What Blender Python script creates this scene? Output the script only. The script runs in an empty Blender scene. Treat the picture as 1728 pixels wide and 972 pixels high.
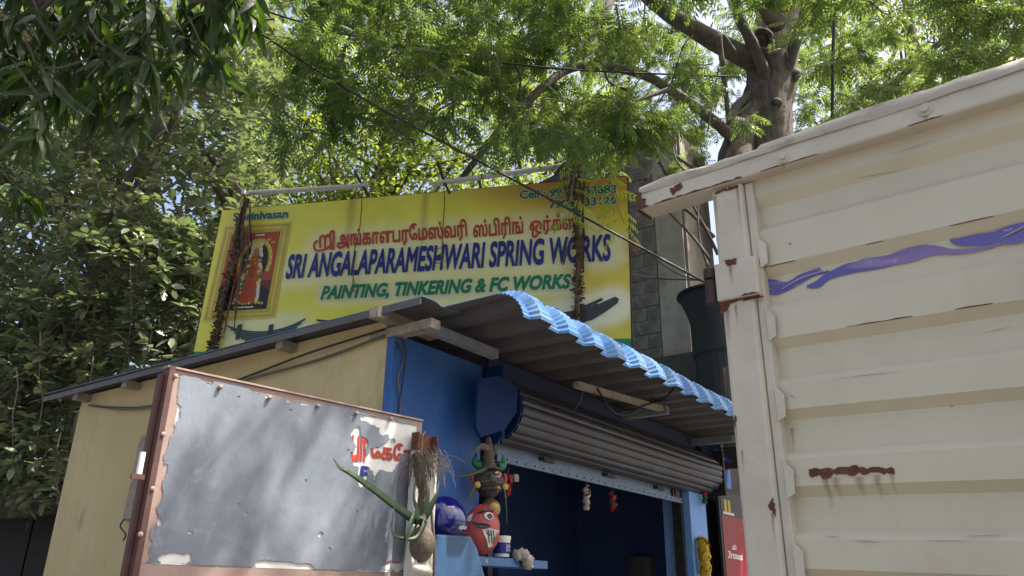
import bpy, math, random
import numpy as np
from mathutils import Vector, Matrix

SC = bpy.context.scene
COL = SC.collection
random.seed(7)
RNG = np.random.default_rng(11)

# ---------------------------------------------------------------- camera, sky, sun, exposure
W, H, F = 1728., 972., 1300.
VPX, VPY = 910., -2800.                    # where plumb lines meet in the photograph
_up = np.array([VPX - W / 2, -(VPY - H / 2), -F]); _up /= np.linalg.norm(_up)
_y = np.array([0, 0, -1.]) - _up * (-_up[2]); _y /= np.linalg.norm(_y)
_x = np.cross(_y, _up)
R = np.array([_x, _y, _up])
EYE = np.array([0, 0, 1.6])

cam_d = bpy.data.cameras.new('camera')
cam_d.sensor_width = 36; cam_d.lens = F / W * 36
cam_d.clip_start = .05; cam_d.clip_end = 3000
cam = bpy.data.objects.new('camera', cam_d); COL.objects.link(cam)
M4 = Matrix.Identity(4)
for i in range(3):
    for j in range(3): M4[i][j] = R[i][j]
M4.translation = Vector(EYE)
cam.matrix_world = M4
SC.camera = cam

SUN_AZ, SUN_EL = math.radians(90), math.radians(62)
world = bpy.data.worlds.new('World'); SC.world = world; world.use_nodes = True
nt = world.node_tree
sky = nt.nodes.new('ShaderNodeTexSky'); sky.sky_type = 'NISHITA'; sky.sun_disc = False
sky.sun_elevation = SUN_EL; sky.sun_rotation = SUN_AZ; sky.dust_density = 7; sky.ozone_density = .6; sky.air_density = 1.0
nt.links.new(sky.outputs[0], nt.nodes['Background'].inputs[0])
nt.nodes['Background'].inputs[1].default_value = .14
sun_d = bpy.data.lights.new('sun', 'SUN'); sun_d.energy = 4.8; sun_d.angle = math.radians(.5); sun_d.color = (1, .95, .86)
sun = bpy.data.objects.new('sun', sun_d); COL.objects.link(sun)
_sd = Vector((math.cos(SUN_EL) * math.sin(SUN_AZ), math.cos(SUN_EL) * math.cos(SUN_AZ), math.sin(SUN_EL)))
sun.rotation_euler = _sd.to_track_quat('Z', 'Y').to_euler()
SC.view_settings.view_transform = 'Standard'; SC.view_settings.look = 'None'
SC.view_settings.exposure = 1.22; SC.view_settings.gamma = 1
SC.render.engine = 'CYCLES'
SC.cycles.use_denoising = True
SC.cycles.max_bounces = 8; SC.cycles.transparent_max_bounces = 8

# ---------------------------------------------------------------- survey helpers: sight lines cut with real planes
def A(*v): return np.array(v, float)
def ray(px, py): return R @ A(px - W / 2, -(py - H / 2), -F)
def on(px, py, P, n):
    d = ray(px, py); return EYE + d * (np.dot(P - EYE, n) / d.dot(n))
def at(px, py, depth):
    d = ray(px, py); return EYE + d * (depth / d[1])
def heading(deg):
    a = math.radians(deg)
    return A(math.sin(a), math.cos(a), 0), A(math.cos(a), -math.sin(a), 0)
def unit(v): return v / np.linalg.norm(v)

U, N = heading(36)                          # shop front runs along U, faces N
_d = ray(645, 690); C0 = EYE + _d / math.hypot(_d[0], _d[1]) * 4.7; C0[2] = 0
Z = A(0, 0, 1)
def S(u, v, z): return C0 + U * u + N * v + Z * z
def SF(px, py, v=0.): return on(px, py, C0 + N * v, N)       # on a plane parallel to the shop front
def SL(px, py, u=0.): return on(px, py, C0 + U * u, U)       # on a plane parallel to its side wall
def suv(p): q = p - C0; return q.dot(U), q.dot(N), q[2]

# ---------------------------------------------------------------- object helpers
class MB:
    def __init__(s): s.v = []; s.f = []; s.m = []
    def add(s, vs, fs, mi=0):
        b = len(s.v); s.v += [tuple(map(float, x)) for x in vs]
        s.f += [tuple(b + i for i in f) for f in fs]; s.m += [mi] * len(fs)
    def hexa(s, p, mi=0):                   # 8 corners: bottom 4 ccw, top 4 ccw
        s.add(p, [(3, 2, 1, 0), (4, 5, 6, 7), (0, 1, 5, 4), (1, 2, 6, 5), (2, 3, 7, 6), (3, 0, 4, 7)], mi)
    def box(s, o, a, b, c, mi=0):           # corner o and three edge vectors
        s.hexa([o, o + a, o + a + b, o + b, o + c, o + a + c, o + a + b + c, o + b + c], mi)
    def beam(s, p, q, w, h, up=Z, mi=0):    # bar from p to q, w across, h along up
        d = unit(q - p); x = unit(np.cross(d, up)); y = np.cross(x, d)
        o = p - x * w / 2 - y * h / 2
        s.box(o, x * w, y * h, q - p, mi)
    def prism(s, pts, ext, mi=0):
        n = len(pts); pts = [np.array(p, float) for p in pts]
        s.add(pts + [p + ext for p in pts],
              [tuple(range(n))[::-1], tuple(range(n, 2 * n))] + [(i, (i + 1) % n, n + (i + 1) % n, n + i) for i in range(n)], mi)
    def poly(s, pts, mi=0): s.add(pts, [tuple(range(len(pts)))], mi)
    def tube(s, pts, r, n=8, mi=0, cap=True, wob=0., rib=None):
        pts = [np.array(p, float) for p in pts]; k = len(pts)
        rs = r if hasattr(r, '__len__') else [r] * k
        t0 = unit(pts[1] - pts[0]); ref = Z if abs(t0[2]) < .9 else A(1, 0, 0)
        x = unit(np.cross(t0, ref)); vs = []
        for i in range(k):
            t = unit(pts[min(i + 1, k - 1)] - pts[max(i - 1, 0)])
            x = unit(x - t * x.dot(t)); y = np.cross(t, x)
            for j in range(n):
                a = 2 * math.pi * j / n
                q = rs[i] * (1 + (RNG.uniform(-wob, wob) if wob else 0) + (rib(a, i) if rib else 0))
                vs.append(pts[i] + (x * math.cos(a) + y * math.sin(a)) * q)
        fs = [(i * n + j, i * n + (j + 1) % n, (i + 1) * n + (j + 1) % n, (i + 1) * n + j) for i in range(k - 1) for j in range(n)]
        if cap: fs += [tuple(range(n))[::-1], tuple(range((k - 1) * n, k * n))]
        s.add(vs, fs, mi)
    def ball(s, c, rx, ry=None, rz=None, ax=None, n=12, m=8, mi=0, fn=None):
        ry = rx if ry is None else ry; rz = rx if rz is None else rz
        X, Y, Q = ax if ax is not None else (A(1, 0, 0), A(0, 1, 0), Z)
        vs = []
        for i in range(m + 1):
            th = math.pi * i / m
            for j in range(n):
                ph = 2 * math.pi * j / n; k = fn(th, ph) if fn else 1.
                vs.append(c + X * (rx * k * math.sin(th) * math.cos(ph)) + Y * (ry * k * math.sin(th) * math.sin(ph)) + Q * (rz * k * math.cos(th)))
        s.add(vs, [(i * n + j, (i + 1) * n + j, (i + 1) * n + (j + 1) % n, i * n + (j + 1) % n) for i in range(m) for j in range(n)], mi)
    def build(s, name, mats, parent=None, smooth=False, kind=None):
        me = bpy.data.meshes.new(name); me.from_pydata(s.v, [], s.f)
        mats = mats if isinstance(mats, (list, tuple)) else [mats]
        for q in mats: me.materials.append(q)
        if len(mats) > 1: me.polygons.foreach_set('material_index', s.m)
        if smooth is True: me.polygons.foreach_set('use_smooth', [True] * len(s.f))
        elif smooth: me.shade_smooth_by_angle = None
        me.update()
        return link(name, me, parent, kind)

def attach(o, parent):
    if parent is not None:
        o.parent = parent
        o.matrix_parent_inverse = Matrix.Translation(-Vector(parent.get('base', (0, 0, 0))))
def link(name, me, parent=None, kind=None):
    o = bpy.data.objects.new(name, me); COL.objects.link(o); attach(o, parent)
    if kind: o['kind'] = kind
    return o
def tag(o, label, cat, group=None):
    o['label'] = label; o['category'] = cat
    if group: o['group'] = group
    return o
def thing(name, label, cat, base, group=None):
    o = bpy.data.objects.new(name, None); COL.objects.link(o)
    o.location = Vector(base); o['base'] = [float(x) for x in base]; o.empty_display_size = .1
    return tag(o, label, cat, group)

def bulk(name, T, faces, Ms, Ps, mat, parent=None, kind=None):
    """one mesh of many copies of a triangle template: T (k,3), faces (m,3), Ms (n,3,3), Ps (n,3)"""
    n, k, m = len(Ps), len(T), len(faces)
    V = (np.einsum('nij,kj->nki', Ms, T) + Ps[:, None, :]).reshape(-1, 3)
    L = (np.array(faces)[None] + (np.arange(n) * k)[:, None, None]).reshape(-1)
    me = bpy.data.meshes.new(name)
    me.vertices.add(n * k); me.vertices.foreach_set('co', V.astype(np.float32).ravel())
    me.loops.add(n * m * 3); me.loops.foreach_set('vertex_index', L.astype(np.int32))
    me.polygons.add(n * m); me.polygons.foreach_set('loop_start', np.arange(0, n * m * 3, 3, dtype=np.int32))
    me.materials.append(mat); me.update(calc_edges=True)
    return link(name, me, parent, kind)

# ---------------------------------------------------------------- numeric noise for outlines and prints
def vnoise(x, y, seed=0, octv=4):
    r = np.random.default_rng(seed); G = r.random((64, 64)); out = 0; amp = 1; tot = 0
    for o in range(octv):
        xi = np.floor(x).astype(int); yi = np.floor(y).astype(int); fx = x - xi; fy = y - yi
        fx = fx * fx * (3 - 2 * fx); fy = fy * fy * (3 - 2 * fy)
        g = lambda a, b: G[(a + 17 * o) % 64, (b + 29 * o) % 64]
        out = out + amp * ((g(xi, yi) * (1 - fx) + g(xi + 1, yi) * fx) * (1 - fy) + (g(xi, yi + 1) * (1 - fx) + g(xi + 1, yi + 1) * fx) * fy)
        tot += amp; amp *= .5; x = x * 2; y = y * 2
    return out / tot
def sstep(a, b, x):
    t = np.clip((x - a) / (b - a), 0, 1); return t * t * (3 - 2 * t)

# ---------------------------------------------------------------- materials
def pmat(name, c, c2=None, s=6., rough=.6, metal=0., bump=.15, bs=40., stain=None, ss=2.5, st=(.55, .7),
         stretch=(1, 1, 1), stain2=None, s2=9., st2=(.62, .66), spec=.5, coat=0., detail=6):
    m = bpy.data.materials.new(name); m.use_nodes = True; t = m.node_tree; L = t.links
    b = t.nodes['Principled BSDF']
    b.inputs['Roughness'].default_value = rough; b.inputs['Metallic'].default_value = metal
    b.inputs['Specular IOR Level'].default_value = spec; b.inputs['Coat Weight'].default_value = coat
    tc = t.nodes.new('ShaderNodeTexCoord'); mp = t.nodes.new('ShaderNodeMapping'); mp.inputs['Scale'].default_value = stretch
    L.new(tc.outputs['Object'], mp.inputs[0])
    def noise(sc, off=0., dist=.3):
        n = t.nodes.new('ShaderNodeTexNoise'); n.noise_dimensions = '4D'; n.inputs['W'].default_value = off
        n.inputs['Scale'].default_value = sc; n.inputs['Detail'].default_value = detail; n.inputs['Roughness'].default_value = .62
        n.inputs['Distortion'].default_value = dist
        L.new(mp.outputs[0], n.inputs['Vector']); return n.outputs['Fac']
    def mix(f, a, bb):
        x = t.nodes.new('ShaderNodeMix'); x.data_type = 'RGBA'
        L.new(f, x.inputs[0])
        for i, q in ((6, a), (7, bb)):
            if isinstance(q, tuple): x.inputs[i].default_value = (*q, 1)
            else: L.new(q, x.inputs[i])
        return x.outputs[2]
    def ramp(f, lo, hi):
        r = t.nodes.new('ShaderNodeMapRange'); r.interpolation_type = 'SMOOTHSTEP'
        r.inputs[1].default_value = lo; r.inputs[2].default_value = hi; L.new(f, r.inputs[0]); return r.outputs[0]
    c2 = c2 or tuple(x * .8 for x in c)
    col = mix(ramp(noise(s), .35, .65), c, c2)
    if stain: col = mix(ramp(noise(ss, 3.), *st), col, stain)
    if stain2: col = mix(ramp(noise(s2, 7.), *st2), col, stain2)
    L.new(col, b.inputs['Base Color'])
    if bump:
        bp = t.nodes.new('ShaderNodeBump'); bp.inputs['Strength'].default_value = bump; bp.inputs['Distance'].default_value = .01
        L.new(noise(bs, 5.), bp.inputs['Height']); L.new(bp.outputs[0], b.inputs['Normal'])
    return m

def leafmat(name, c, c2, tr, trans=.45, rough=.45, spec=.4):
    m = bpy.data.materials.new(name); m.use_nodes = True; t = m.node_tree; L = t.links
    b = t.nodes['Principled BSDF']; b.inputs['Roughness'].default_value = rough; b.inputs['Specular IOR Level'].default_value = spec
    g = t.nodes.new('ShaderNodeNewGeometry'); oi = t.nodes.new('ShaderNodeObjectInfo')
    ad = t.nodes.new('ShaderNodeMath'); ad.operation = 'ADD'; L.new(g.outputs['Random Per Island'], ad.inputs[0]); L.new(oi.outputs['Random'], ad.inputs[1])
    fr = t.nodes.new('ShaderNodeMath'); fr.operation = 'FRACT'; L.new(ad.outputs[0], fr.inputs[0])
    x = t.nodes.new('ShaderNodeMix'); x.data_type = 'RGBA'; x.inputs[6].default_value = (*c, 1); x.inputs[7].default_value = (*c2, 1)
    L.new(fr.outputs[0], x.inputs[0]); L.new(x.outputs[2], b.inputs['Base Color'])
    tl = t.nodes.new('ShaderNodeBsdfTranslucent'); y = t.nodes.new('ShaderNodeMix'); y.data_type = 'RGBA'
    y.inputs[6].default_value = (*tr, 1); y.inputs[7].default_value = (*[q * .55 for q in tr], 1); L.new(fr.outputs[0], y.inputs[0])
    L.new(y.outputs[2], tl.inputs[0])
    ms = t.nodes.new('ShaderNodeMixShader'); ms.inputs[0].default_value = trans
    L.new(b.outputs[0], ms.inputs[1]); L.new(tl.outputs[0], ms.inputs[2])
    L.new(ms.outputs[0], t.nodes['Material Output'].inputs['Surface'])
    return m

def attrmat(name, rough=.5, spec=.4, bump=0., bs=30., alpha=False):
    m = bpy.data.materials.new(name); m.use_nodes = True; t = m.node_tree; L = t.links
    b = t.nodes['Principled BSDF']; b.inputs['Roughness'].default_value = rough; b.inputs['Specular IOR Level'].default_value = spec
    a = t.nodes.new('ShaderNodeAttribute'); a.attribute_name = 'print'
    L.new(a.outputs['Color'], b.inputs['Base Color'])
    if alpha: L.new(a.outputs['Alpha'], b.inputs['Alpha'])
    if bump:
        tc = t.nodes.new('ShaderNodeTexCoord'); n = t.nodes.new('ShaderNodeTexNoise'); n.inputs['Scale'].default_value = bs
        L.new(tc.outputs['Object'], n.inputs['Vector']); bp = t.nodes.new('ShaderNodeBump'); bp.inputs['Strength'].default_value = bump
        bp.inputs['Distance'].default_value = .01; L.new(n.outputs['Fac'], bp.inputs['Height']); L.new(bp.outputs[0], b.inputs['Normal'])
    return m
def flat(name, c, rough=.5, **k): return pmat(name, c, tuple(q * .85 for q in c), rough=rough, bump=0, **k)

M = {}
M['ground'] = pmat('dusty_asphalt', (.12, .11, .10), (.085, .08, .073), s=1.5, rough=.9, bs=60, stain=(.24, .21, .17), ss=.6)
M['cream'] = pmat('cream_plaster', (.58, .475, .25), (.52, .42, .21), s=2.2, rough=.85, bump=.25, bs=35, stain=(.62, .53, .33), ss=3.2, st=(.5, .8),
                  stretch=(1, 1, .4), stain2=(.36, .28, .15), s2=4.5, st2=(.55, .75))
M['blue'] = pmat('blue_wall_paint', (.030, .125, .37), (.022, .095, .30), s=3, rough=.6, bump=.4, bs=28, stain=(.07, .18, .42), ss=4, st=(.48, .75), stain2=(.014, .04, .13), s2=7, st2=(.60, .74), stretch=(1, 1, .4))
M['ltblue'] = pmat('light_blue_paint', (.16, .33, .66), (.14, .29, .60), s=5, rough=.55, stain2=(.03, .05, .12), s2=16, st2=(.70, .73))
M['navy'] = pmat('navy_paint', (.020, .035, .085), (.016, .028, .065), s=4, rough=.6, stain2=(.25, .22, .18), s2=22, st2=(.745, .76))
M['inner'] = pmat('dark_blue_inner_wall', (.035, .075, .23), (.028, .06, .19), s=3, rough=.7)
M['plateblue'] = pmat('deep_blue_metal', (.006, .030, .115), (.005, .024, .09), s=6, rough=.75, spec=.25, stain2=(.3, .33, .4), s2=20, st2=(.76, .78), stretch=(1, 1, 2.5))
M['roofblue'] = pmat('light_blue_roof_coating', (.10, .25, .50), (.08, .20, .42), s=5, rough=.38, bump=.05, stain=(.17, .25, .36), ss=8, st=(.48, .72))
M['roofgrey'] = pmat('grey_roof_underside', (.118, .116, .120), (.094, .092, .096), s=4, rough=.6, bump=.1, stain=(.10, .083, .07), ss=7, st=(.5, .75), stretch=(1.2, 1.2, 1))
M['timber'] = pmat('weathered_timber', (.36, .315, .255), (.26, .22, .175), s=14, rough=.85, bump=.5, bs=70, stain=(.16, .12, .085), ss=9, st=(.55, .7))
M['timberblue'] = pmat('grey_painted_timber', (.23, .25, .28), (.18, .195, .225), s=9, rough=.75, bump=.3)
M['slat'] = pmat('shutter_slat_paint', (.055, .052, .055), (.036, .038, .046), s=5, rough=.36, metal=.35, bump=.08, stain=(.05, .065, .10), ss=4, st=(.45, .7))
M['bar'] = pmat('hammered_blue_metal', (.15, .20, .27), (.10, .14, .20), s=26, rough=.38, metal=.5, bump=.5, bs=110)
M['dark'] = pmat('dark_metal', (.018, .018, .021), (.013, .013, .015), s=8, rough=.55)
M['black'] = pmat('black_sheet_metal', (.010, .014, .017), (.008, .010, .012), s=5, rough=.6)
M['truck'] = pmat('cream_truck_paint', (.565, .52, .385), (.515, .47, .345), s=1.6, rough=.36, bump=.045, bs=9, stain=(.46, .405, .285), ss=4, st=(.5, .85), stretch=(1, 1, .6), spec=.5,
                  stain2=(.42, .34, .22), s2=7, st2=(.66, .85))
M['truckold'] = pmat('worn_cream_paint', (.57, .525, .42), (.50, .455, .36), s=5, rough=.5, bump=.2, bs=35, stain=(.50, .43, .31), ss=5, st=(.55, .8),
                     stain2=(.10, .038, .022), s2=7.5, st2=(.715, .735))
M['rust'] = pmat('brown_rust', (.085, .030, .020), (.15, .055, .028), s=30, rough=.9, bump=.6, bs=90)
M['darkrust'] = pmat('dark_rusty_steel', (.055, .030, .024), (.035, .022, .02), s=20, rough=.75, bump=.4)
M['pink'] = pmat('faded_pink_paint', (.36, .255, .215), (.31, .22, .185), s=8, rough=.7, bump=.2, stain=(.36, .18, .12), ss=7, st=(.56, .72), stain2=(.16, .055, .03), s2=16, st2=(.66, .72))
M['maroon'] = pmat('maroon_angle_paint', (.10, .042, .034), (.075, .033, .028), s=9, rough=.6, stain=(.20, .09, .07), ss=9, st=(.6, .75))
M['white'] = pmat('old_white_paint', (.72, .71, .66), (.66, .65, .60), s=9, rough=.6, stain2=(.33, .30, .27), s2=18, st2=(.66, .74))
M['greypaint'] = pmat('smeared_grey_paint', (.20, .225, .26), (.135, .153, .182), s=2.6, rough=.45, bump=.22, bs=22, stain=(.28, .305, .345), ss=2.6, st=(.45, .75), stain2=(.34, .37, .41), s2=6, st2=(.55, .78), detail=6, stretch=(1, 1, .8))
M['red'] = flat('red_sign_paint', (.48, .05, .03)); M['navyprint'] = flat('navy_print', (.020, .028, .21)); M['redprint'] = flat('red_print', (.45, .055, .04))
M['greenprint'] = flat('green_print', (.010, .19, .07)); M['tealprint'] = flat('teal_print', (.010, .14, .115)); M['haloprint'] = flat('pale_print', (.66, .66, .48))
M['tealdark'] = flat('dark_teal_print', (.022, .075, .08)); M['greyprint'] = flat('charcoal_print', (.035, .045, .045)); M['gold'] = flat('gold_print', (.50, .40, .045)); M['goldlt'] = flat('pale_gold_print', (.66, .56, .16))
M['brownprint'] = flat('brown_print', (.12, .045, .012)); M['crimson'] = flat('crimson_print', (.42, .065, .02)); M['orangeprint'] = flat('orange_print', (.48, .10, .02))
M['darkprint'] = flat('dark_print', (.02, .015, .012)); M['whiteprint'] = flat('white_print', (.62, .62, .58)); M['skinprint'] = flat('warm_print', (.38, .19, .07)); M['leafprint'] = flat('leaf_print', (.05, .17, .03))
M['purple'] = pmat('worn_purple_paint', (.13, .115, .37), (.10, .085, .30), s=7, rough=.4, bump=0, stain=(.27, .25, .42), ss=9, st=(.5, .75), stain2=(.50, .47, .40), s2=34, st2=(.62, .68), stretch=(.4, .4, 2)); M['violet'] = pmat('worn_violet_paint', (.22, .16, .36), (.17, .125, .33), s=7, rough=.4, bump=0, stain=(.34, .29, .42), ss=9, st=(.48, .75), stain2=(.52, .48, .42), s2=34, st2=(.61, .68), stretch=(.4, .4, 2)); M['lav'] = flat('pale_lilac_decal', (.36, .33, .42), rough=.35)
M['tube'] = pmat('dusty_white_tube', (.62, .60, .55), (.52, .50, .45), s=14, rough=.5, stain=(.34, .30, .25), ss=12, st=(.55, .75))
M['dry'] = pmat('dried_flowers', (.060, .038, .024), (.11, .075, .045), s=40, rough=.95, bump=.6, bs=90)
M['drypale'] = pmat('dried_leaf', (.11, .075, .05), (.07, .048, .033), s=30, rough=.9)
M['string'] = pmat('brown_string', (.16, .10, .055), rough=.9, bump=0)
M['wire'] = pmat('black_cable', (.016, .016, .017), rough=.5, bump=0)
M['wiregrey'] = pmat('grey_cable', (.13, .115, .10), rough=.6, bump=0)
M['bark'] = pmat('neem_bark', (.125, .10, .082), (.05, .04, .033), s=14, rough=.95, bump=1., bs=16, stain=(.17, .145, .12), ss=5, st=(.5, .75), stretch=(1, 1, .28))
M['barklt'] = pmat('smooth_bark', (.11, .095, .08), (.065, .056, .047), s=9, rough=.9, bump=.6, bs=40)
M['barkpale'] = pmat('pale_twig_bark', (.24, .20, .155), (.17, .14, .11), s=12, rough=.9, bump=.4)
M['hole'] = pmat('knot_hole_shade', (.03, .022, .018), rough=.9, bump=.8, bs=60)
M['block'] = pmat('grey_concrete_block', (.22, .20, .18), (.15, .135, .12), s=11, rough=.95, bump=.8, bs=70, stain=(.10, .088, .075), ss=4, st=(.5, .72))
M['plaster'] = pmat('bare_cement_plaster', (.40, .36, .31), (.32, .285, .245), s=5, rough=.95, bump=.6, bs=50, stain=(.21, .19, .16), ss=3, st=(.52, .72), stretch=(1, 1, .5))
M['mortar'] = pmat('dark_mortar', (.085, .075, .065), rough=.95, bump=.5)
M['brick'] = pmat('dark_brick', (.060, .05, .045), (.045, .04, .036), s=12, rough=.95, bump=.6)  # very dark brick tone, varied at random
M['aloe'] = pmat('aloe_green', (.022, .052, .017), (.04, .075, .026), s=12, rough=.5, bump=.1, stain=(.20, .21, .10), ss=9, st=(.6, .75))
M['fibre'] = pmat('dry_coir_fibre', (.15, .12, .088), (.095, .075, .055), s=50, rough=.95, bump=.3)
M['shell'] = pmat('white_conch', (.66, .62, .52), (.55, .50, .41), s=20, rough=.5)
M['helmet'] = pmat('glossy_blue_helmet', (.008, .012, .17), (.007, .011, .15), s=3, rough=.12, bump=0, coat=.8)
M['maskred'] = pmat('red_mask_paint', (.42, .065, .05), (.35, .055, .045), s=8, rough=.45, bump=.15, stain=(.20, .06, .05), ss=16, st=(.5, .75), stain2=(.45, .36, .32), s2=30, st2=(.66, .72))
M['maskblack'] = pmat('black_mask_paint', (.022, .020, .019), (.035, .028, .024), s=18, rough=.5, bump=.3)
M['maskgreen'] = pmat('green_horn', (.02, .17, .07), rough=.5); M['yellow'] = pmat('yellow_paint', (.60, .42, .03), rough=.5)
M['boxblue'] = pmat('blue_sheet_metal', (.025, .08, .17), (.02, .065, .145), s=6, rough=.45, bump=.12, stain=(.055, .125, .22), ss=7, st=(.55, .8), stain2=(.12, .19, .28), s2=15, st2=(.68, .76))
M['shelfblue'] = pmat('shelf_blue', (.055, .15, .33), rough=.55)
M['rag'] = pmat('dirty_white_rag', (.52, .46, .38), (.36, .31, .25), s=22, rough=.95, bump=.8)
M['marigold'] = pmat('yellow_marigold', (.48, .34, .02), (.42, .25, .015), s=40, rough=.8, bump=.6, bs=120)
M['paper'] = pmat('faded_paper', (.50, .45, .38), (.36, .31, .26), s=30, rough=.9)
M['tealfoil'] = pmat('teal_foil', (.04, .20, .23), (.10, .30, .32), s=40, rough=.35)
M['postred'] = pmat('poster_red', (.24, .022, .03), (.22, .02, .027), s=3, rough=.4, bump=0)
M['brass'] = pmat('dull_brass', (.42, .30, .10), rough=.4, metal=.6)
M['barrel'] = pmat('grey_barrel', (.10, .10, .11), rough=.5)
M['rubber'] = pmat('tyre_rubber', (.02, .02, .02), rough=.9)
M['leaf_neem'] = leafmat('neem_leaf', (.055, .10, .036), (.085, .135, .055), (.28, .40, .065), .48)
M['leaf_back'] = leafmat('backlit_leaf', (.07, .13, .02), (.11, .17, .03), (.42, .52, .06), .6)
M['leaf_ficus'] = leafmat('ficus_leaf', (.165, .205, .12), (.26, .29, .195), (.27, .35, .10), .34, rough=.34, spec=.7)
M['leaf_dark'] = leafmat('shaded_leaf', (.04, .065, .025), (.06, .09, .035), (.12, .2, .03), .3)
M['leaf_mango'] = leafmat('mango_leaf', (.028, .055, .016), (.05, .07, .03), (.14, .27, .02), .35, rough=.4)

# ---------------------------------------------------------------- lettering
def text_tris(s, shear=0.):
    c = bpy.data.curves.new('tmp', 'FONT'); c.body = s; c.size = 1; c.shear = shear; c.resolution_u = 4
    o = bpy.data.objects.new('tmp', c); COL.objects.link(o)
    bpy.context.view_layer.update()
    me = o.evaluated_get(bpy.context.evaluated_depsgraph_get()).to_mesh()
    V = np.array([v.co[:2] for v in me.vertices]).reshape(-1, 2)
    fs = [tuple(p.vertices) for p in me.polygons]
    cnt = {}
    for f in fs:
        for i in range(len(f)):
            k = tuple(sorted((f[i], f[(i + 1) % len(f)]))); cnt[k] = cnt.get(k, 0) + 1
    ed = [k for k, n in cnt.items() if n == 1]
    o.to_mesh_clear(); bpy.data.objects.remove(o); bpy.data.curves.remove(c)
    return V, fs, ed
def stroke_quads(mb, segs, fmap, w, z, step=2e-6, mi=0):
    k = 0
    for a, b in segs:
        d = b - a; l = math.hypot(*d)
        if l < 1e-9: continue
        d = d / l; n = np.array([-d[1], d[0]]) * w; e = d * w * .7
        k += 1
        mb.add([fmap(q, z + (k % 200) * step) for q in (a - e * .3 - n, b + e * .3 - n, b + e - n * .4, b + e + n * .4, b + e * .3 + n, a - e * .3 + n, a - e + n * .4, a - e - n * .4)], [tuple(range(8))], mi)
def lettering(name, s, bl, br, tl, nrm, mat, parent, z=.004, bold=.03, shear=0., halo=None):
    """text stretched over the parallelogram bl-br-tl on a plane with outward normal nrm"""
    V, fs, ed = text_tris(s, shear)
    lo, hi = V.min(0) - bold, V.max(0) + bold
    X, Y = br - bl, tl - bl
    fmap = lambda q, zz: bl + X * ((q[0] - lo[0]) / (hi[0] - lo[0])) + Y * ((q[1] - lo[1]) / (hi[1] - lo[1])) + nrm * zz
    mb = MB(); mb.add([fmap(q, z + .0006) for q in V], fs)
    stroke_quads(mb, [(V[a], V[b]) for a, b in ed], fmap, bold, z)
    o = mb.build(name, mat, parent)
    if halo:
        hb = MB(); stroke_quads(hb, [(V[a], V[b]) for a, b in ed], fmap, bold + halo[1], z - .0015)
        hb.build('lettering_outline', halo[0], parent)
    return o
def strokes(name, lines, fmap, w, mat, parent, z):
    mb = MB(); segs = []
    for ln in lines:
        pts = []
        for i in range(len(ln) - 1):                 # smooth each stroke through its points
            p0, p1, p2, p3 = (np.array(ln[max(i - 1, 0)], float), np.array(ln[i], float), np.array(ln[i + 1], float), np.array(ln[min(i + 2, len(ln) - 1)], float))
            for t in np.linspace(0, 1, 6)[:-1]:
                pts.append(.5 * ((2 * p1) + (-p0 + p2) * t + (2 * p0 - 5 * p1 + 4 * p2 - p3) * t * t + (-p0 + 3 * p1 - 3 * p2 + p3) * t ** 3))
        pts.append(np.array(ln[-1], float)); segs += list(zip(pts[:-1], pts[1:]))
    stroke_quads(mb, segs, fmap, w, z); return mb.build(name, mat, parent)
def smooth_line(pts, k=6):
    pts = [np.array(p, float) for p in pts]; out = []
    for i in range(len(pts) - 1):
        p0, p1, p2, p3 = pts[max(i - 1, 0)], pts[i], pts[i + 1], pts[min(i + 2, len(pts) - 1)]
        for t in np.linspace(0, 1, k + 1)[:-1]:
            out.append(.5 * ((2 * p1) + (-p0 + p2) * t + (2 * p0 - 5 * p1 + 4 * p2 - p3) * t * t + (-p0 + 3 * p1 - 3 * p2 + p3) * t ** 3))
    return out + [pts[-1]]

# ================================================================ SETTING: ground
g = MB(); g.poly([A(-900, -900, 0), A(900, -900, 0), A(900, 900, 0), A(-900, 900, 0)])
g.build('ground', M['ground'], kind='structure')

# ================================================================ THE WORKSHOP
shop = thing('workshop_building', 'small cream and blue workshop with an open rolling shutter under a corrugated roof', 'workshop', S(2.5, -2, 0))
L_BACK, RZ, UEND = -3.84, 3.22, 5.9
b = MB(); b.box(S(0, L_BACK, 0), U * .2, -N * L_BACK - N * .003, Z * 3.12); b.build('side_wall', M['cream'], shop)
b = MB(); b.box(S(.0, L_BACK + .004, 3.12), U * .197, -N * L_BACK - N * .02, Z * .085); b.build('wall_top_course', M['cream'], shop)
b = MB()
b.box(S(0, 0, 0), U * .9, N * .06, Z * 3.10)
b.box(S(.88, -.32, 0), U * .06, N * .32, Z * 3.10)
b.build('front_wall', M['blue'], shop)
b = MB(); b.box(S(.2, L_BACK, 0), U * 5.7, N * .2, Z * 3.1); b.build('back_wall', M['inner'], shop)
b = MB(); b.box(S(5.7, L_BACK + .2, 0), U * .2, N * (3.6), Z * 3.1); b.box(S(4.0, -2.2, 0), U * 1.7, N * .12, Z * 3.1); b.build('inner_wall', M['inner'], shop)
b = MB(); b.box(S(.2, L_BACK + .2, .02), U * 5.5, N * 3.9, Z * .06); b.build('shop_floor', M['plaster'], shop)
b = MB(); b.box(S(4.42, -.25, 0), U * .42, N * .30, Z * 2.72); b.build('door_pillar', M['ltblue'], shop)
b = MB(); b.box(S(4.86, -.3, 0), U * 1.5, N * .24, Z * 3.08); b.build('end_panel', M['dark'], shop)
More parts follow.
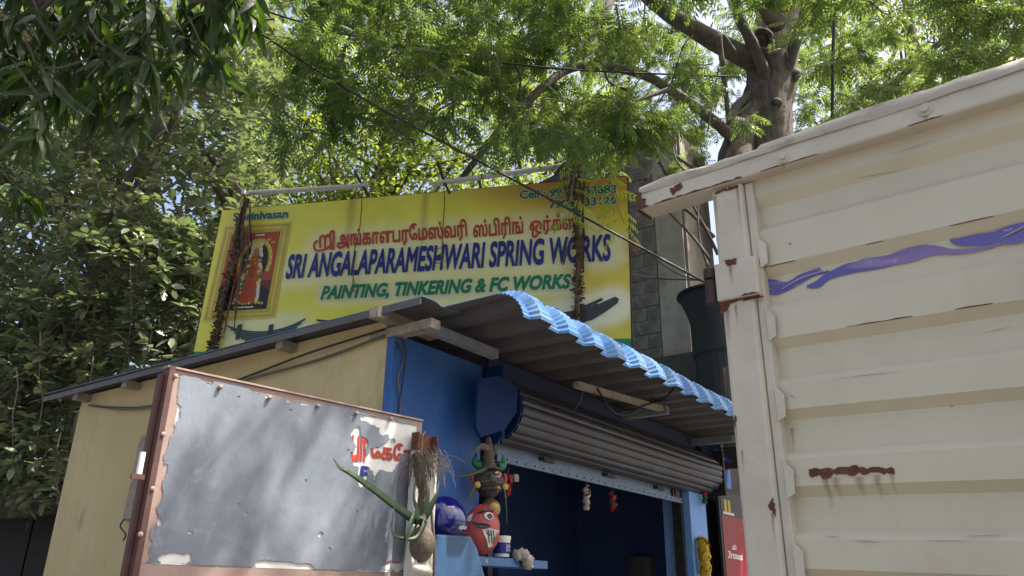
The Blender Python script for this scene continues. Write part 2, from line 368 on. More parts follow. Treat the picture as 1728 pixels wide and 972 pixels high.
# fascia sheet over the shutter
f0 = [SF(828, 597, .06), SF(1172, 712, .06), SF(1172, 748, .06), SF(828, 640, .06)]
ua, ub = suv(f0[0])[0], suv(f0[1])[0]
b = MB(); b.box(S(ua, .03, 3.03), U * (ub - ua), N * .015, Z * .17); b.build('fascia_sheet', M['navy'], shop)
b = MB(); b.box(S(ub + .02, .02, 3.10), U * .9, N * .05, Z * .06); b.box(S(ub - .05, .1, 3.03), U * .9, N * .04, Z * .035); b.build('fascia_rail', M['plateblue'], shop)
# rolling shutter: coil, curtain and bottom bar
shut = MB(); ZC, VC, RC = 2.83, .02, .235
SU0, SU1 = 1.14, 4.92
shut.tube([S(SU0, VC, ZC), S(SU1, VC, ZC)], RC - .03, 20); shut = shut.build('rolling_shutter', M['dark'], shop)
k = 0
for i in range(15):
    a0 = math.radians(105 - i * 19.6); a1 = math.radians(105 - (i + 1) * 19.6)
    sm = MB(); prof = []
    for t in np.linspace(0, 1, 7):
        a = a0 + (a1 - a0) * t; r = RC - .010 + .0075 * math.sin(math.pi * t) ** .5 - (.006 if t in (0, 1) else 0)
        prof.append((VC + r * math.cos(a), ZC + r * math.sin(a)))
    e = RNG.uniform(0, .05)
    vs = [S(SU0, *p) for p in prof] + [S(SU1 - e - .25 * max(0, i - 6) / 9, *p) for p in prof]; n = len(prof)
    inn = [(VC + (RC - .03) * math.cos(a), ZC + (RC - .03) * math.sin(a)) for a in (a0, a1)]
    sm.add(vs, [(j, j + 1, n + j + 1, n + j) for j in range(n - 1)])
    sm.add([S(SU0, *p) for p in prof] + [S(SU0, *inn[1]), S(SU0, *inn[0])], [tuple(range(n + 2))])
    sm.add([S(SU1 - e, *p) for p in prof] + [S(SU1 - e, *inn[1]), S(SU1 - e, *inn[0])], [tuple(range(n + 2))])
    sm.build('slat', M['slat'], shut, smooth=True)
for i in range(4):                                   # slats of the curtain hanging below the coil
    z1 = 2.665 - i * .03; prof = [(-.085 + .012 * math.sin(math.pi * t), z1 - .03 * t) for t in np.linspace(0, 1, 5)]
    sm = MB(); n = 5; vs = [S(1.2, *p) for p in prof] + [S(4.45, *p) for p in prof]
    sm.add(vs, [(j, j + 1, n + j + 1, n + j) for j in range(n - 1)]); sm.build('slat', M['slat'], shut, smooth=True)
def sfz(px, py, v): return suv(SF(px, py, v))
b = MB(); b.box(S(1.18, -.06, 2.50), U * 3.25, N * .035, Z * .125); b.box(S(1.18, -.03, 2.478), U * 3.25, N * .025, Z * .05)
bar = b.build('bottom_bar', M['bar'], shut)
for i in range(26):
    q = MB(); q.ball(S(1.3 + i * .122, -.004, 2.503), .007, n=6, m=4); q.build('rivet', M['dark'], bar) if i else q.build('rivet', M['dark'], bar)
for uu in (1.75, 2.75, 3.75):
    q = MB(); q.box(S(uu, -.024, 2.56), U * .2, N * .018, Z * .03); q.box(S(uu + .02, -.006, 2.566), U * .05, N * .02, Z * .018); q.build('handle', M['dark'], bar)
q = MB(); q.box(S(4.15, -.024, 2.52), U * .16, N * .02, Z * .09); q.box(S(4.19, -.004, 2.54), U * .04, N * .01, Z * .05); q.build('lock', M['dark'], bar)
# hexagonal end plate of the coil
hx = [SF(808, 640, .27), SF(842, 634, .27), SF(874, 652, .27), SF(872, 695, .27), SF(852, 725, .27), SF(812, 738, .27), SF(803, 720, .27)]
b = MB(); b.tube([S(SU0 - .02, VC, ZC), S(SU0 - .002, VC, ZC)], RC - .012, 24); b.prism(hx, -N * .02); b.box(S(.93, -.2, 2.55), U * .03, N * .42, Z * .55); b.build('end_plate', M['plateblue'], shut)
b = MB(); b.box(S(SU1 + .01, -.2, 2.6), U * .04, N * .45, Z * .48); b.build('end_plate', M['dark'], shut)
for uu in (1.12, 4.36): b = MB(); b.box(S(uu, -.12, 0), U * .05, N * .1, Z * 2.62); b.build('guide_rail', M['dark'], shut)

# corrugated roof sheets: blue above, grey below, front edge crimped into a curve
def roof_sheet(u0, u1, v0, v1, curl, lift=0., hs=1.):
    mb = MB(); pitch = .306
    us = []
    q = math.floor((u0 - .05) / pitch) - 1
    while .05 + q * pitch < u1 + .01:
        o = .05 + q * pitch
        for du, h in ((0, 0.), (.075, 0.), (.115, .05), (.232, .05), (.27, 0.)): us.append((o + du, h))
        q += 1
    us = [(u0, np.interp(u0, [x for x, _ in us], [h for _, h in us]))] + [x for x in us if u0 + .003 < x[0] < u1 - .003] + [(u1, np.interp(u1, [x for x, _ in us], [h for _, h in us]))]
    st = [(v, RZ + .006 * (v1 - v) , 0., 1.) for v in np.linspace(v0, v1 - (.2 if curl else 0), 9)]
    if curl:
        vc = v1 - .2; r = .20
        for i in range(1, 21):
            a = math.radians(82) * i / 20; rr = r + (.0035 if i % 2 else -.0035)
            st.append((vc + rr * math.sin(a), RZ + .001 - r + rr * math.cos(a), a, 1.))
    m = len(us); vs = []; vb = []
    for (v, z, a, _) in st:
        for (u_, h) in us:
            hh = h * hs + lift
            vs.append(S(u_, v + hh * math.sin(a), z + hh * math.cos(a)))
            vb.append(S(u_, v + (hh - .004) * math.sin(a), z + (hh - .004) * math.cos(a)))
    F_ = [(i * m + j, i * m + j + 1, (i + 1) * m + j + 1, (i + 1) * m + j) for i in range(len(st) - 1) for j in range(m - 1)]
    mb.add(vs, F_, 0); mb.add(vb, [f[::-1] for f in F_], 1)
    k = len(st)
    for ring in ([(i * m) for i in range(k)], [(i * m + m - 1) for i in range(k)], [j for j in range(m)], [(k - 1) * m + j for j in range(m)]):
        for x, y in zip(ring[:-1], ring[1:]): mb.add([vs[x], vs[y], vb[y], vb[x]], [(0, 1, 2, 3)], 0)
    return mb.build('roof_sheet', [M['roofblue'], M['roofgrey']], shop)
roof_sheet(-.15, .20, -4.25, .42, False, 0., .25)
edges = [.06, 1.30, 2.22, 3.14, 4.06, 4.98, 5.9]
for i in range(6): roof_sheet(edges[i] - (.0 if i == 0 else .03), edges[i + 1], -4.2, 1.0, True, .006 + .006 * (i % 2))
b = MB(); b.box(S(-.157, -4.25, 3.178), U * .006, N * 4.66, Z * .045); b.build('edge_trim', [M['roofgrey']], shop)
# purlins and beams below the roof
for px, py in ((125, 676), (207, 657), (470, 588)):
    p = SL(px, py, -.13); v_ = suv(p)[1]
    b = MB(); b.box(S(-.13, v_ - .035, 3.135), U * 1.2, N * .07, Z * .06); b.build('purlin', M['timber'], shop)
b = MB(); b.box(S(-.19, .02, 3.155), U * .55, N * .075, Z * .065); b.build('purlin', M['timber'], shop)
b = MB(); b.box(S(-.01, -.15, 3.085), U * .085, N * .52, Z * .06); b.build('purlin', M['timber'], shop)
p = suv(SF(728, 550, .3)); q_ = suv(SF(826, 594, .3))
b = MB(); b.box(S(.08, .22, 3.10), U * .72, N * .055, Z * .065); b.build('front_beam', M['timberblue'], shop)
b = MB(); b.box(S(3.0, -4.1, 3.10), U * .06, N * 4.6, Z * .07); b.box(S(4.6, -4.1, 3.10), U * .06, N * 4.6, Z * .07); b.build('rafter', M['timberblue'], shop)
# batten under the awning
b = MB(); b.beam(SF(972, 649, .45), SF(1123, 692, .45), .05, .045, up=Z); tag(b.build('timber_batten', M['timber']), 'pale timber batten fixed under the awning above the shutter', 'batten')
# cables tied along the shop
def cable(name, pts, r, mat, label, cat='cable', n=6, k=6, group=None):
    mb = MB(); mb.tube(smooth_line(pts, k), r, n); return tag(mb.build(name, mat, smooth=True), label, cat, group)
cable('wall_cable', [SL(150, 684, -.012), SL(215, 690, -.03), SL(300, 678, -.02), SL(420, 640, -.03), SL(540, 606, -.02), SL(648, 566, -.03)], .009, M['wiregrey'], 'grey cable sagging along the top of the cream side wall')
cable('wall_cable', [SL(160, 686, -.035), SL(240, 687, -.02), SL(330, 666, -.04), SL(420, 634, -.02), SL(520, 596, -.04), SL(650, 555, -.02)], .007, M['wire'], 'thin black cable twisted along the cream side wall just under its timbers')
cable('wall_cable', [SF(668, 572, .075), SF(682, 600, .07), SF(672, 640, .08), SF(676, 680, .07), SF(668, 720, .08)], .005, M['wiregrey'], 'thin grey wire running straight down the blue wall corner')
cable('wall_cable', [SF(676, 568, .075), SF(684, 590, .09), SF(680, 640, .075), SF(673, 690, .085), SF(675, 725, .075)], .004, M['wire'], 'thin dark wire beside the grey wire on the blue wall corner')
cable('awning_wire', [SF(1008, 655, .48), SF(1030, 690, .52), SF(1055, 700, .5), SF(1085, 685, .48), SF(1120, 672, .7), SF(1140, 650, .95), SF(1128, 636, 1.0)], .008, M['wire'], 'black wire looping from the timber batten up to the awning edge')
cable('awning_wire', [SF(984, 655, .42), SF(980, 675, .4), SF(970, 692, .3)], .004, M['wiregrey'], 'short grey wire end dangling from the timber batten')

# ================================================================ BANNER
BD, BN_ = heading(-76); BD = -BD; BN = A(BD[1], -BD[0], 0)
if BN[1] > 0: BN = -BN
BP = at(350, 480, 8.4)
def B(px, py, z=0.): return on(px, py, BP, BN) + BN * z
TL, TR, BR, BL = B(375, 355), B(1058, 297), B(1066, 612), B(322, 618)
ban = thing('shop_banner', 'large yellow printed shop banner above the corrugated roof', 'banner', (BL + BR) / 2)
NX, NY = 420, 190
a_, t_ = np.meshgrid(np.linspace(0, 1, NX), np.linspace(0, 1, NY))
G3 = (BL[None, None] * ((1 - a_) * (1 - t_))[..., None] + BR * (a_ * (1 - t_))[..., None] + TR * (a_ * t_)[..., None] + TL * ((1 - a_) * t_)[..., None])
G3 += BN * (.004 * (vnoise(a_ * 9, t_ * 4, 3, 2) - .5))[..., None]
# pixel-free banner coordinates in metres
bx = (G3 - BL) @ BD; bz = G3[..., 2]
def bxy(px, py): p = B(px, py); return np.array([(p - BL) @ BD, p[2]])
def glow(p0, p1, h, soft):
    a0, a1 = bxy(*p0), bxy(*p1); d = a1 - a0; l2 = d @ d
    s_ = np.clip(((bx - a0[0]) * d[0] + (bz - a0[1]) * d[1]) / l2, 0, 1)
    dist = np.hypot(bx - a0[0] - s_ * d[0], bz - a0[1] - s_ * d[1])
    return 1 - sstep(h, h + soft, dist)
yel = np.array([.72, .70, .10]); gold_ = np.array([.56, .43, .055]); ora = np.array([.42, .20, .045]); grn = np.array([.012, .20, .085]); pale = np.array([.70, .68, .44]); wht = np.array([.78, .78, .68])
colr = yel[None, None] * np.ones(a_.shape)[..., None]
def blend(col, c, k): return col * (1 - k[..., None]) + c * k[..., None]
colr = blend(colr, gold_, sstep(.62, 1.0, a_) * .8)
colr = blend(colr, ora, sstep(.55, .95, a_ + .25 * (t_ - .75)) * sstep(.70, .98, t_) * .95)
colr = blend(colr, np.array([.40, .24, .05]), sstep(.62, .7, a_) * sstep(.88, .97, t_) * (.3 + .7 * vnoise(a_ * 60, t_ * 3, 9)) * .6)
colr = blend(colr, wht, .38 * glow((545, 415), (968, 385), .11, .22))
colr = blend(colr, wht, .48 * glow((490, 457), (1025, 422), .12, .2))
colr = blend(colr, pale, .8 * glow((550, 497), (962, 482), .05, .15))
colr = blend(colr, wht, .5 * glow((395, 560), (500, 555), .09, .2))
colr = blend(colr, wht, .7 * glow((900, 550), (1035, 515), .12, .16))
colr = blend(colr, wht, .35 * glow((700, 535), (860, 530), .1, .16))
gz = bxy(1064, 571)[1]
colr = blend(colr, grn, (bz < np.interp(bx, [0, bxy(1064, 571)[0]], [bxy(325, 593)[1], gz])) * 1.)
colr *= (.92 + .16 * vnoise(a_ * 30, t_ * 12, 5))[..., None]
for ax_, wd, kk in ((.352, .012, .5), (.536, .009, .5), (.03, .02, .2)):   # rust runs below the brackets
    run = np.exp(-((a_ - ax_ - .01 * (vnoise(t_ * 7, a_ * 0, 8) - .5)) / wd) ** 2) * sstep(.35, 1., t_) ** 2
    colr = blend(colr, np.array([.28, .10, .03]), kk * run)
idx = (np.arange(NY - 1)[:, None] * NX + np.arange(NX - 1)[None]).ravel()
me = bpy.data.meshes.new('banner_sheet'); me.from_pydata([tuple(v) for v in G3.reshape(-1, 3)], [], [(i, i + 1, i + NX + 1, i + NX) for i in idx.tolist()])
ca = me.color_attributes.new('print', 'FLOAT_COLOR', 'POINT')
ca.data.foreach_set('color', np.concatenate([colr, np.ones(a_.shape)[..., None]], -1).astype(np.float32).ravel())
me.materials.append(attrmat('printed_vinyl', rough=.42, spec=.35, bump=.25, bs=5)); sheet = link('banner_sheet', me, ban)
# steel frame behind
b = MB()
for p, q in ((TL, TR), (BL, BR), (TL, BL), (TR, BR)): b.beam(p - BN * .03, q - BN * .03, .03, .03, up=BN)
b.build('frame', M['darkrust'], ban)
for fr in (.05, .35, .65, .96):
    p = BL * (1 - fr) + BR * fr; q = TL * (1 - fr) + TR * fr
    b = MB(); b.tube([A(p[0], p[1], 3.0) - BN * .07, q - BN * .07], .025, 8); b.build('support_post', M['darkrust'], ban)
K = dict(nrm=BN, parent=sheet)
def LET(s, bl, br, tl, mat, **k): return lettering('lettering', s, B(*bl), B(*br), B(*tl), BN, mat, sheet, **k)
LET('SRI ANGALAPARAMESHWARI SPRING WORKS', (482, 472), (1034, 441), (486, 430), M['navyprint'], bold=.034, shear=.22, z=.012)
LET('PAINTING, TINKERING & FC WORKS', (541, 510), (966, 491), (543, 483), M['greenprint'], bold=.052, shear=.28, halo=(M['haloprint'], .05), z=.012)
LET('அங்காளபரேமஸ்வரி', (569, 424), (790, 407), (569, 388), M['redprint'], bold=.030, z=.012)
LET('ஸ்பிரிங்', (799, 409), (884, 402), (799, 371), M['redprint'], bold=.030, z=.012)
LET('ஒர்க்ஸ்', (894, 403), (978, 397), (894, 366), M['redprint'], bold=.030, z=.012)
fm = lambda q, z: B(q[0], q[1], z)
strokes('lettering', [[(536, 407), (531, 412), (532, 421), (538, 424), (552, 420), (560, 412)], [(541, 418), (541, 402), (547, 398), (549, 404), (549, 418)], [(549, 404), (554, 397), (558, 403), (559, 421)], [(558, 399), (559, 392), (563, 391), (564, 396), (563, 421)]], fm, 1.7, M['redprint'], sheet, .012)
LET('Cell : 99424 32883', (877, 337), (1041, 327), (877, 322), M['tealprint'], bold=.045, shear=.0, halo=(M['haloprint'], .04), z=.012)
LET('79046 33126', (927, 353), (1041, 345), (927, 339), M['tealprint'], bold=.045, halo=(M['haloprint'], .04), z=.012)
LET('S.Srinivasan', (394, 374), (487, 368), (394, 360), M['tealprint'], bold=.04, shear=.1, halo=(M['haloprint'], .03), z=.012)
# framed picture printed at the left
def bpoly(name, pts, mat, z): mb = MB(); mb.poly([B(x, y, z) for x, y in pts]); return mb.build(name, mat, sheet)
pq = [(381, 383), (491, 376), (463, 535), (344, 541)]
def pin(a, t): # a right, t down inside the picture quad
    x = (pq[0][0] * (1 - a) + pq[1][0] * a) * (1 - t) + (pq[3][0] * (1 - a) + pq[2][0] * a) * t
    y = (pq[0][1] * (1 - a) + pq[1][1] * a) * (1 - t) + (pq[3][1] * (1 - a) + pq[2][1] * a) * t
    return (x, y)
def ppoly(pts, mat, z): return bpoly('picture_print', [pin(*p) for p in pts], mat, z)
def ring(a0, t0, a1, t1): return [(a0, t0), (a1, t0), (a1, t1), (a0, t1)]
ppoly(ring(-.01, -.01, 1.01, 1.01), M['goldlt'], .007); ppoly(ring(.005, .005, .995, .995), M['gold'], .008)
ppoly(ring(.05, .035, .95, .965), M['goldlt'], .009); ppoly(ring(.075, .05, .925, .95), M['gold'], .010)
ppoly(ring(.13, .09, .87, .91), M['darkprint'], .011); ppoly(ring(.135, .094, .865, .60), M['crimson'], .012)
ppoly([(.135, .6), (.865, .6), (.865, .72), (.72, .64), (.3, .64), (.135, .7)], M['brownprint'], .0125)
def pdisc(ca_, ct, ra, rt, mat, z, n=14, seed=None):
    ppoly([(ca_ + ra * math.cos(2 * math.pi * i / n), ct + rt * math.sin(2 * math.pi * i / n)) for i in range(n)], mat, z)
def parc(ra, rt, mat, z, w):
    o = [(.57 + ra * math.cos(t), .40 - rt * math.sin(t)) for t in np.linspace(-.5, math.pi + .5, 24)]
    i_ = [(.57 + (ra - w) * math.cos(t), .40 - (rt - w * .8) * math.sin(t)) for t in np.linspace(math.pi + .5, -.5, 24)]
    for k in range(23): ppoly([o[k], o[k + 1], i_[22 - k], i_[23 - k]], mat, z)
mbk = MB()
parc(.255, .25, M['gold'], .0135, .055); pdisc(.57, .40, .19, .22, M['darkprint'], .013, 20)
for t in np.linspace(-.4, math.pi + .4, 15): pdisc(.57 + .235 * math.cos(t), .40 - .235 * math.sin(t), .016, .013, M['goldlt'], .0142, 7)
ppoly([(.50, .30), (.64, .30), (.72, .52), (.74, .82), (.36, .82), (.40, .52)], M['orangeprint'], .0145)
ppoly([(.40, .60), (.70, .60), (.72, .84), (.36, .84)], M['crimson'], .015)
pdisc(.565, .30, .055, .045, M['skinprint'], .0155); pdisc(.57, .225, .07, .055, M['goldlt'], .0153)
rr = random.Random(4)
for t in np.linspace(0, 1, 26):
    for sgn in (-1, 1):
        pdisc(.57 + sgn * (.06 + .09 * t) + rr.uniform(-.015, .015), .22 + .60 * t, .026, .021, [M['whiteprint'], M['whiteprint'], M['goldlt'], M['leafprint']][rr.randrange(4)], .016 + .0001 * rr.randrange(20), 7)
for i in range(26): pdisc(.57 + rr.uniform(-.15, .15), rr.uniform(.36, .6), .016, .013, [M['whiteprint'], M['gold'], M['crimson'], M['leafprint']][rr.randrange(4)], .0185 + .0001 * i, 6)
for i in range(14): pdisc(.2 + .6 * i / 13, .845 + rr.uniform(-.01, .01), .02, .015, [M['gold'], M['goldlt'], M['leafprint']][rr.randrange(3)], .0215 + .0001 * i, 6)
ppoly(ring(.40, .875, .68, .89), M['whiteprint'], .013)
for x, y in ((.72, .17), (.79, .2), (.26, .21), (.2, .3)): pdisc(x, y, .035, .012, M['gold'], .0135, 8)
ppoly(ring(.5, .105, .64, .125), M['whiteprint'], .0135)
# leaf spring pictures
def spring(x0, x1, y0, sag, h, rise, n, mat, z, lean=0):
    for k in range(n):
        s0, s1 = k / n * .36, 1 - k / n * .42
        top, bot = [], []
        for q in np.linspace(s0, s1, 14):
            x = x0 + (x1 - x0) * q; c = sag * 4 * (q - .5) ** 2
            y = y0 - c + rise * (q - .5) + k * h
            top.append((x, y)); bot.append((x + (2 if lean else 0), y + h * .86))
        bpoly('spring_print', top + bot[::-1], mat, z)
spring(384, 516, 559, 16, 3.4, -12, 8, M['tealdark'], .010)
for x in (402, 455): bpoly('spring_print', [(x, 549), (x + 8, 547), (x + 3, 573), (x - 4, 574)], M['greyprint'], .013)
spring(535, 640, 540, 6, 4., -10, 6, M['tealdark'], .010)
bpoly('spring_print', [(800, 545), (880, 536), (960, 526), (1005, 516), (1038, 501), (1045, 505), (1042, 512), (1020, 528), (1000, 540), (960, 552), (900, 560), (820, 562)], M['greyprint'], .010)
bpoly('spring_print', [(955, 530), (1016, 503), (1018, 507), (962, 534)], M['greyprint'], .012)
for x, y in ((912, 527), (938, 523), (983, 515), (1006, 515), (880, 531)):
    bpoly('spring_print', [(x - 4, y + 7), (x - 5, y), (x - 1, y - 2), (x + 3, y - 2), (x + 5, y + 1), (x + 2, y + 7)], M['greyprint'], .0125)

# tube lights and brackets on top of the banner
def tube_light(p, q, label):
    t = thing('tube_light', label, 'tube light', (p + q) / 2, 'tube lights along the banner top')
    b = MB(); b.beam(p, q, .05, .035, up=Z); b.build('batten', M['tube'], t)
    d = unit(q - p); b = MB(); b.tube([p + d * .06 + BN * .035, q - d * .06 + BN * .035], .014, 10); b.build('glass_tube', M['white'], t, smooth=True)
    for e in (p, q): b = MB(); b.box(e - d * .02 + BN * .02 - Z * .025, d * .04, BN * .035, Z * .05); b.build('lamp_holder', M['tube'], t)
tube_light(B(425, 336, .14), B(629, 323, .14), 'white tube light over the left half of the yellow banner')
tube_light(B(736, 321, .14), B(962, 290, .14), 'white tube light over the right half of the yellow banner')
for (x0, y0, x1, y1), lb in (((399, 311, 420, 336), 'rusty bracket holding the outer end of the left tube light'), ((600, 291, 622, 326), 'rusty bracket at the inner end of the left tube light'),
                             ((740, 276, 758, 321), 'rusty bracket at the inner end of the right tube light'), ((964, 262, 972, 296), 'rusty bracket behind the dried garland at the right tube light')):
    b = MB(); b.beam(B(x0, y0, .02), B(x1, y1, .15), .03, .03, up=BN); b.beam(B(x1, y1, .15), B(x1 + 1, y1 + 5, .0), .02, .02, up=Z)
    tag(b.build('bracket', M['darkrust']), lb, 'bracket', 'brackets on the banner top')
# dried garlands and strings
def garland(name, pts, r, label, mat, n=160, flake=.03):
    t = thing(name, label, 'garland', pts[-1]); c = smooth_line(pts, 10); b = MB(); b.tube(c, r * .45, 7, wob=.2); b.build('core', M['string'], t)
    P_, Ms = [], []
    for i in range(n):
        q = c[int(RNG.integers(len(c)))]; e = unit(RNG.normal(size=3)); P_.append(q + e * r * RNG.uniform(.3, 1))
        x = unit(RNG.normal(size=3)); y = unit(np.cross(e, x)); s_ = flake * RNG.uniform(.6, 1.4); Ms.append(np.array([e * s_, y * s_ * .6, np.cross(e, y) * s_ * .4]).T)
    T = A(-.5, -.5, 0, .6, -.3, .3, .5, .5, -.2, -.4, .5, .4, 0, 0, .5).reshape(-1, 3)
    bulk('petals', T, [(0, 1, 4), (1, 2, 4), (2, 3, 4), (3, 0, 4), (0, 2, 1), (0, 3, 2)], np.array(Ms), np.array(P_), mat, t, 'stuff'); return t
gl = garland('dried_garland', [B(430, 345, .16), B(412, 385, .09), B(404, 420, .07), B(390, 475, .06), B(378, 520, .06), B(372, 560, .06), B(362, 592, .06)], .065, 'dark dried flower garland hanging over the framed picture on the banner', M['dry'], 700, .035)
gr = garland('dried_garland', [B(972, 262, .2), B(974, 310, .14), B(976, 380, .08), B(978, 440, .06), B(976, 500, .06), B(977, 555, .06)], .06, 'dark dried flower garland hanging over the phone number on the banner', M['dry'], 750, .035)
def strips(par, pts, mat, w):
    for p, q in pts:
        b = MB(); m_ = (p + q) / 2 + BN * .02 + BD * RNG.uniform(-.03, .03); l = smooth_line([p, m_, q], 5); s_ = [w * (.3 + math.sin(math.pi * (i + .5) / len(l))) for i in range(len(l))]
        x = unit(BD + BN * RNG.uniform(-.6, .6))
        b.add([l[i] + x * s_[i] / 2 + BN * .01 * (i % 2) for i in range(len(l))] + [l[i] - x * s_[i] / 2 for i in range(len(l))], [(i, i + 1, len(l) + i + 1, len(l) + i) for i in range(len(l) - 1)])
        b.build('dry_leaf', mat, par)
strips(gl, [(B(432, 345, .17), B(414, 430, .08)), (B(428, 345, .17), B(408, 420, .07)), (B(436, 350, .17), B(430, 420, .06)), (B(425, 350, .17), B(398, 440, .09)), (B(420, 410, .08), B(388, 500, .08)), (B(404, 470, .07), B(384, 575, .08)), (B(431, 370, .1), B(418, 480, .07)), (B(426, 390, .1), B(402, 560, .08))], M['drypale'], .028)
strips(gr, [(B(965, 285, .22), B(960, 340, .14)), (B(985, 280, .22), B(986, 350, .1)), (B(973, 285, .2), B(978, 350, .14)), (B(992, 300, .15), B(988, 410, .06)), (B(986, 390, .09), B(987, 465, .07)), (B(968, 310, .14), B(962, 355, .12)), (B(960, 420, .08), B(952, 450, .05))], M['drypale'], .028)
for pts, lb in (([(620, 330, .14), (612, 370, .05), (608, 400, .05), (600, 430, .04), (598, 495, .04)], 'brown string dangling down the banner from the left tube light'),
                ([(756, 322, .14), (752, 350, .05), (750, 390, .05), (748, 430, .05), (749, 455, .04)], 'brown string dangling down the banner from the right tube light')):
    t = thing('hanging_string', lb, 'string', B(*pts[-1]))
    b = MB(); b.tube(smooth_line([B(*p) for p in pts], 5), .006, 5); b.build('cord', M['string'], t)
    x, y, z_ = pts[-1]
    b = MB()
    for k in range(5): b.tube([B(x, y - 8 - k * 9, z_ + .005), B(x + RNG.uniform(-14, 14), y + RNG.uniform(-12, 8) - k * 9, z_ + .03)], .004, 4)
    b.build('frayed_ends', M['dry'], t)

# ================================================================ TRUCK (only its cargo side shows)
TD, TN = heading(-48); TD = -TD; TW = -TN                    # TD runs towards us along the side, TW faces out
_d = ray(1230, 650); T0 = EYE + _d / math.hypot(_d[0], _d[1]) * 2.6; T0[2] = 0
def T(s, w, z): return T0 + TD * s + TW * w + Z * (z - .042 * s)
def tp(px, py, w=0.):
    q = on(px, py, T0 + TW * w, TW) - T0; s_ = q @ TD; return s_, q[2] + .042 * s_
TLEN, TDEP = 3.4, 1.7
truck = thing('truck', 'cream truck with a ribbed metal cargo body and rusty corner post', 'truck', T(1.5, -.8, 0))
prof = [(2.99, -.035), (2.925, -.035), (2.885, -.064), (2.815, -.064), (2.79, -.035), (2.655, -.035)]
for zu in (2.651, 2.395, 2.159, 1.922, 1.685, 1.448):
    nb = zu - .24
    prof += ([(zu, -.035)] if zu != 2.651 else []) + [(zu - .03, -.064), (zu - .128, -.064), (zu - .153, -.035)]
prof.append((1.2, -.035))
ss_ = np.linspace(.125, TLEN, 46)
b = MB(); m = len(prof)
for s_ in ss_:
    for z_, w_ in prof: b.v.append(tuple(T(s_, w_ + .011 * (vnoise(np.array(s_ * 4.1), np.array(z_ * 3.), 2, 3) - .5), z_)))
fs = [(i * m + j, i * m + j + 1, (i + 1) * m + j + 1, (i + 1) * m + j) for i in range(len(ss_) - 1) for j in range(m - 1)]
b.f += fs; b.m += [0] * len(fs); b.build('side_panel', M['truck'], truck)
def tbox(name, s0, s1, w0, w1, z0, z1, mat, bev=.006):
    mb = MB(); mb.hexa([T(s0, w0, z0), T(s1, w0, z0), T(s1, w1, z0), T(s0, w1, z0), T(s0, w0, z1), T(s1, w0, z1), T(s1, w1, z1), T(s0, w1, z1)])
    o = mb.build(name, mat, truck)
    if bev:
        md = o.modifiers.new('bevel', 'BEVEL'); md.width = bev; md.segments = 2
    return o
tbox('corner_post', 0, .118, 0, -.1, 1.0, 2.985, M['truckold'], .012)
tbox('post_flange', .120, .150, -.02, -.1, 1.2, 2.98, M['truckold'], .004)
s0, z1 = tp(1201, 437); s1, z0 = tp(1273, 495)
tbox('post_sleeve', -.008, .145, .016, -.108, 2.545, 2.685, M['truckold'], .006)
tbox('top_rail', -.30, TLEN, .018, -.085, 2.985, 3.065, M['truckold'], .008)
tbox('lower_rail', -.05, TLEN, .02, -.1, 1.02, 1.198, M['truckold'], .008)
# torn rusty end of the rail
b = MB(); e = [(-.302, .022, 2.98), (-.302, .022, 3.03), (-.297, .022, 3.055), (-.28, .022, 3.062), (-.285, .022, 3.03), (-.262, .022, 3.02), (-.27, .022, 3.0), (-.25, .022, 2.985)]
b.prism([T(*q) for q in e], TW * .003); b.hexa([T(-.306, .02, 2.978), T(-.301, .02, 2.978), T(-.301, -.086, 2.978), T(-.306, -.086, 2.978), T(-.306, .02, 3.05), T(-.301, .02, 3.06), T(-.301, -.086, 3.06), T(-.306, -.086, 3.05)])
b.build('rust_patch', M['rust'], truck)
# crumpled sheet folded over the rail
b = MB(); NS = 220; rows = [(-.09, 3.09), (-.05, 3.095), (-.005, 3.092), (.02, 3.082), (.026, 3.066), (.023, 3.05)]
for i in range(NS):
    s_ = -.29 + (TLEN + .27) * i / (NS - 1)
    for j, (w_, z_) in enumerate(rows):
        n1 = float(vnoise(np.array(s_ * 6.), np.array(j * .5 + s_ * 1.2), 21, 5)) - .5
        b.v.append(tuple(T(s_, w_ + n1 * .016, z_ + n1 * .020 * (1.2 if j < 4 else .5) + (.012 if s_ > .2 else 0) * (j < 4))))
b.f = [(i * 6 + j, i * 6 + j + 1, (i + 1) * 6 + j + 1, (i + 1) * 6 + j) for i in range(NS - 1) for j in range(5)]; b.m = [0] * len(b.f)
M['foldsheet'] = pmat('dirty_folded_sheet', (.47, .43, .35), (.38, .345, .28), s=6, rough=.6, bump=.3, bs=25, stain=(.27, .23, .18), ss=9, st=(.5, .72), stretch=(1, 1, 2.5))
b.build('folded_top_sheet', M['foldsheet'], truck, smooth=True)
for px, py in ((1322, 265), (1561, 185)):
    s_, z_ = tp(px, py, .02)
    b = MB(); b.tube([T(s_, .016, z_), T(s_, .022, z_)], .022, 16); b.tube([T(s_, .02, z_), T(s_, .034, z_)], .013, 6); b.build('bolt', M['truckold'], truck)
for s_ in (1.75, 2.5, 3.2):
    b = MB(); b.tube([T(s_, .016, 3.03), T(s_, .034, 3.03)], .013, 6); b.build('bolt', M['truckold'], truck)
b = MB(); b.tube([T(-.035, .0, 2.545), T(-.035, .0, 2.63)], .02, 12); b.tube([T(-.035, .0, 2.64), T(-.035, .0, 2.675)], .021, 12); b.build('hinge', M['darkrust'], truck, smooth=False)
# weld tabs by the post
for zz in (2.73, 2.47, 2.205, 1.968, 1.73):
    b = MB(); b.prism([T(.148, -.02, zz + .03), T(.175, -.024, zz - .0), T(.172, -.024, zz - .07), T(.148, -.02, zz - .085)], TW * .006); b.build('weld_tab', M['truckold'], truck)
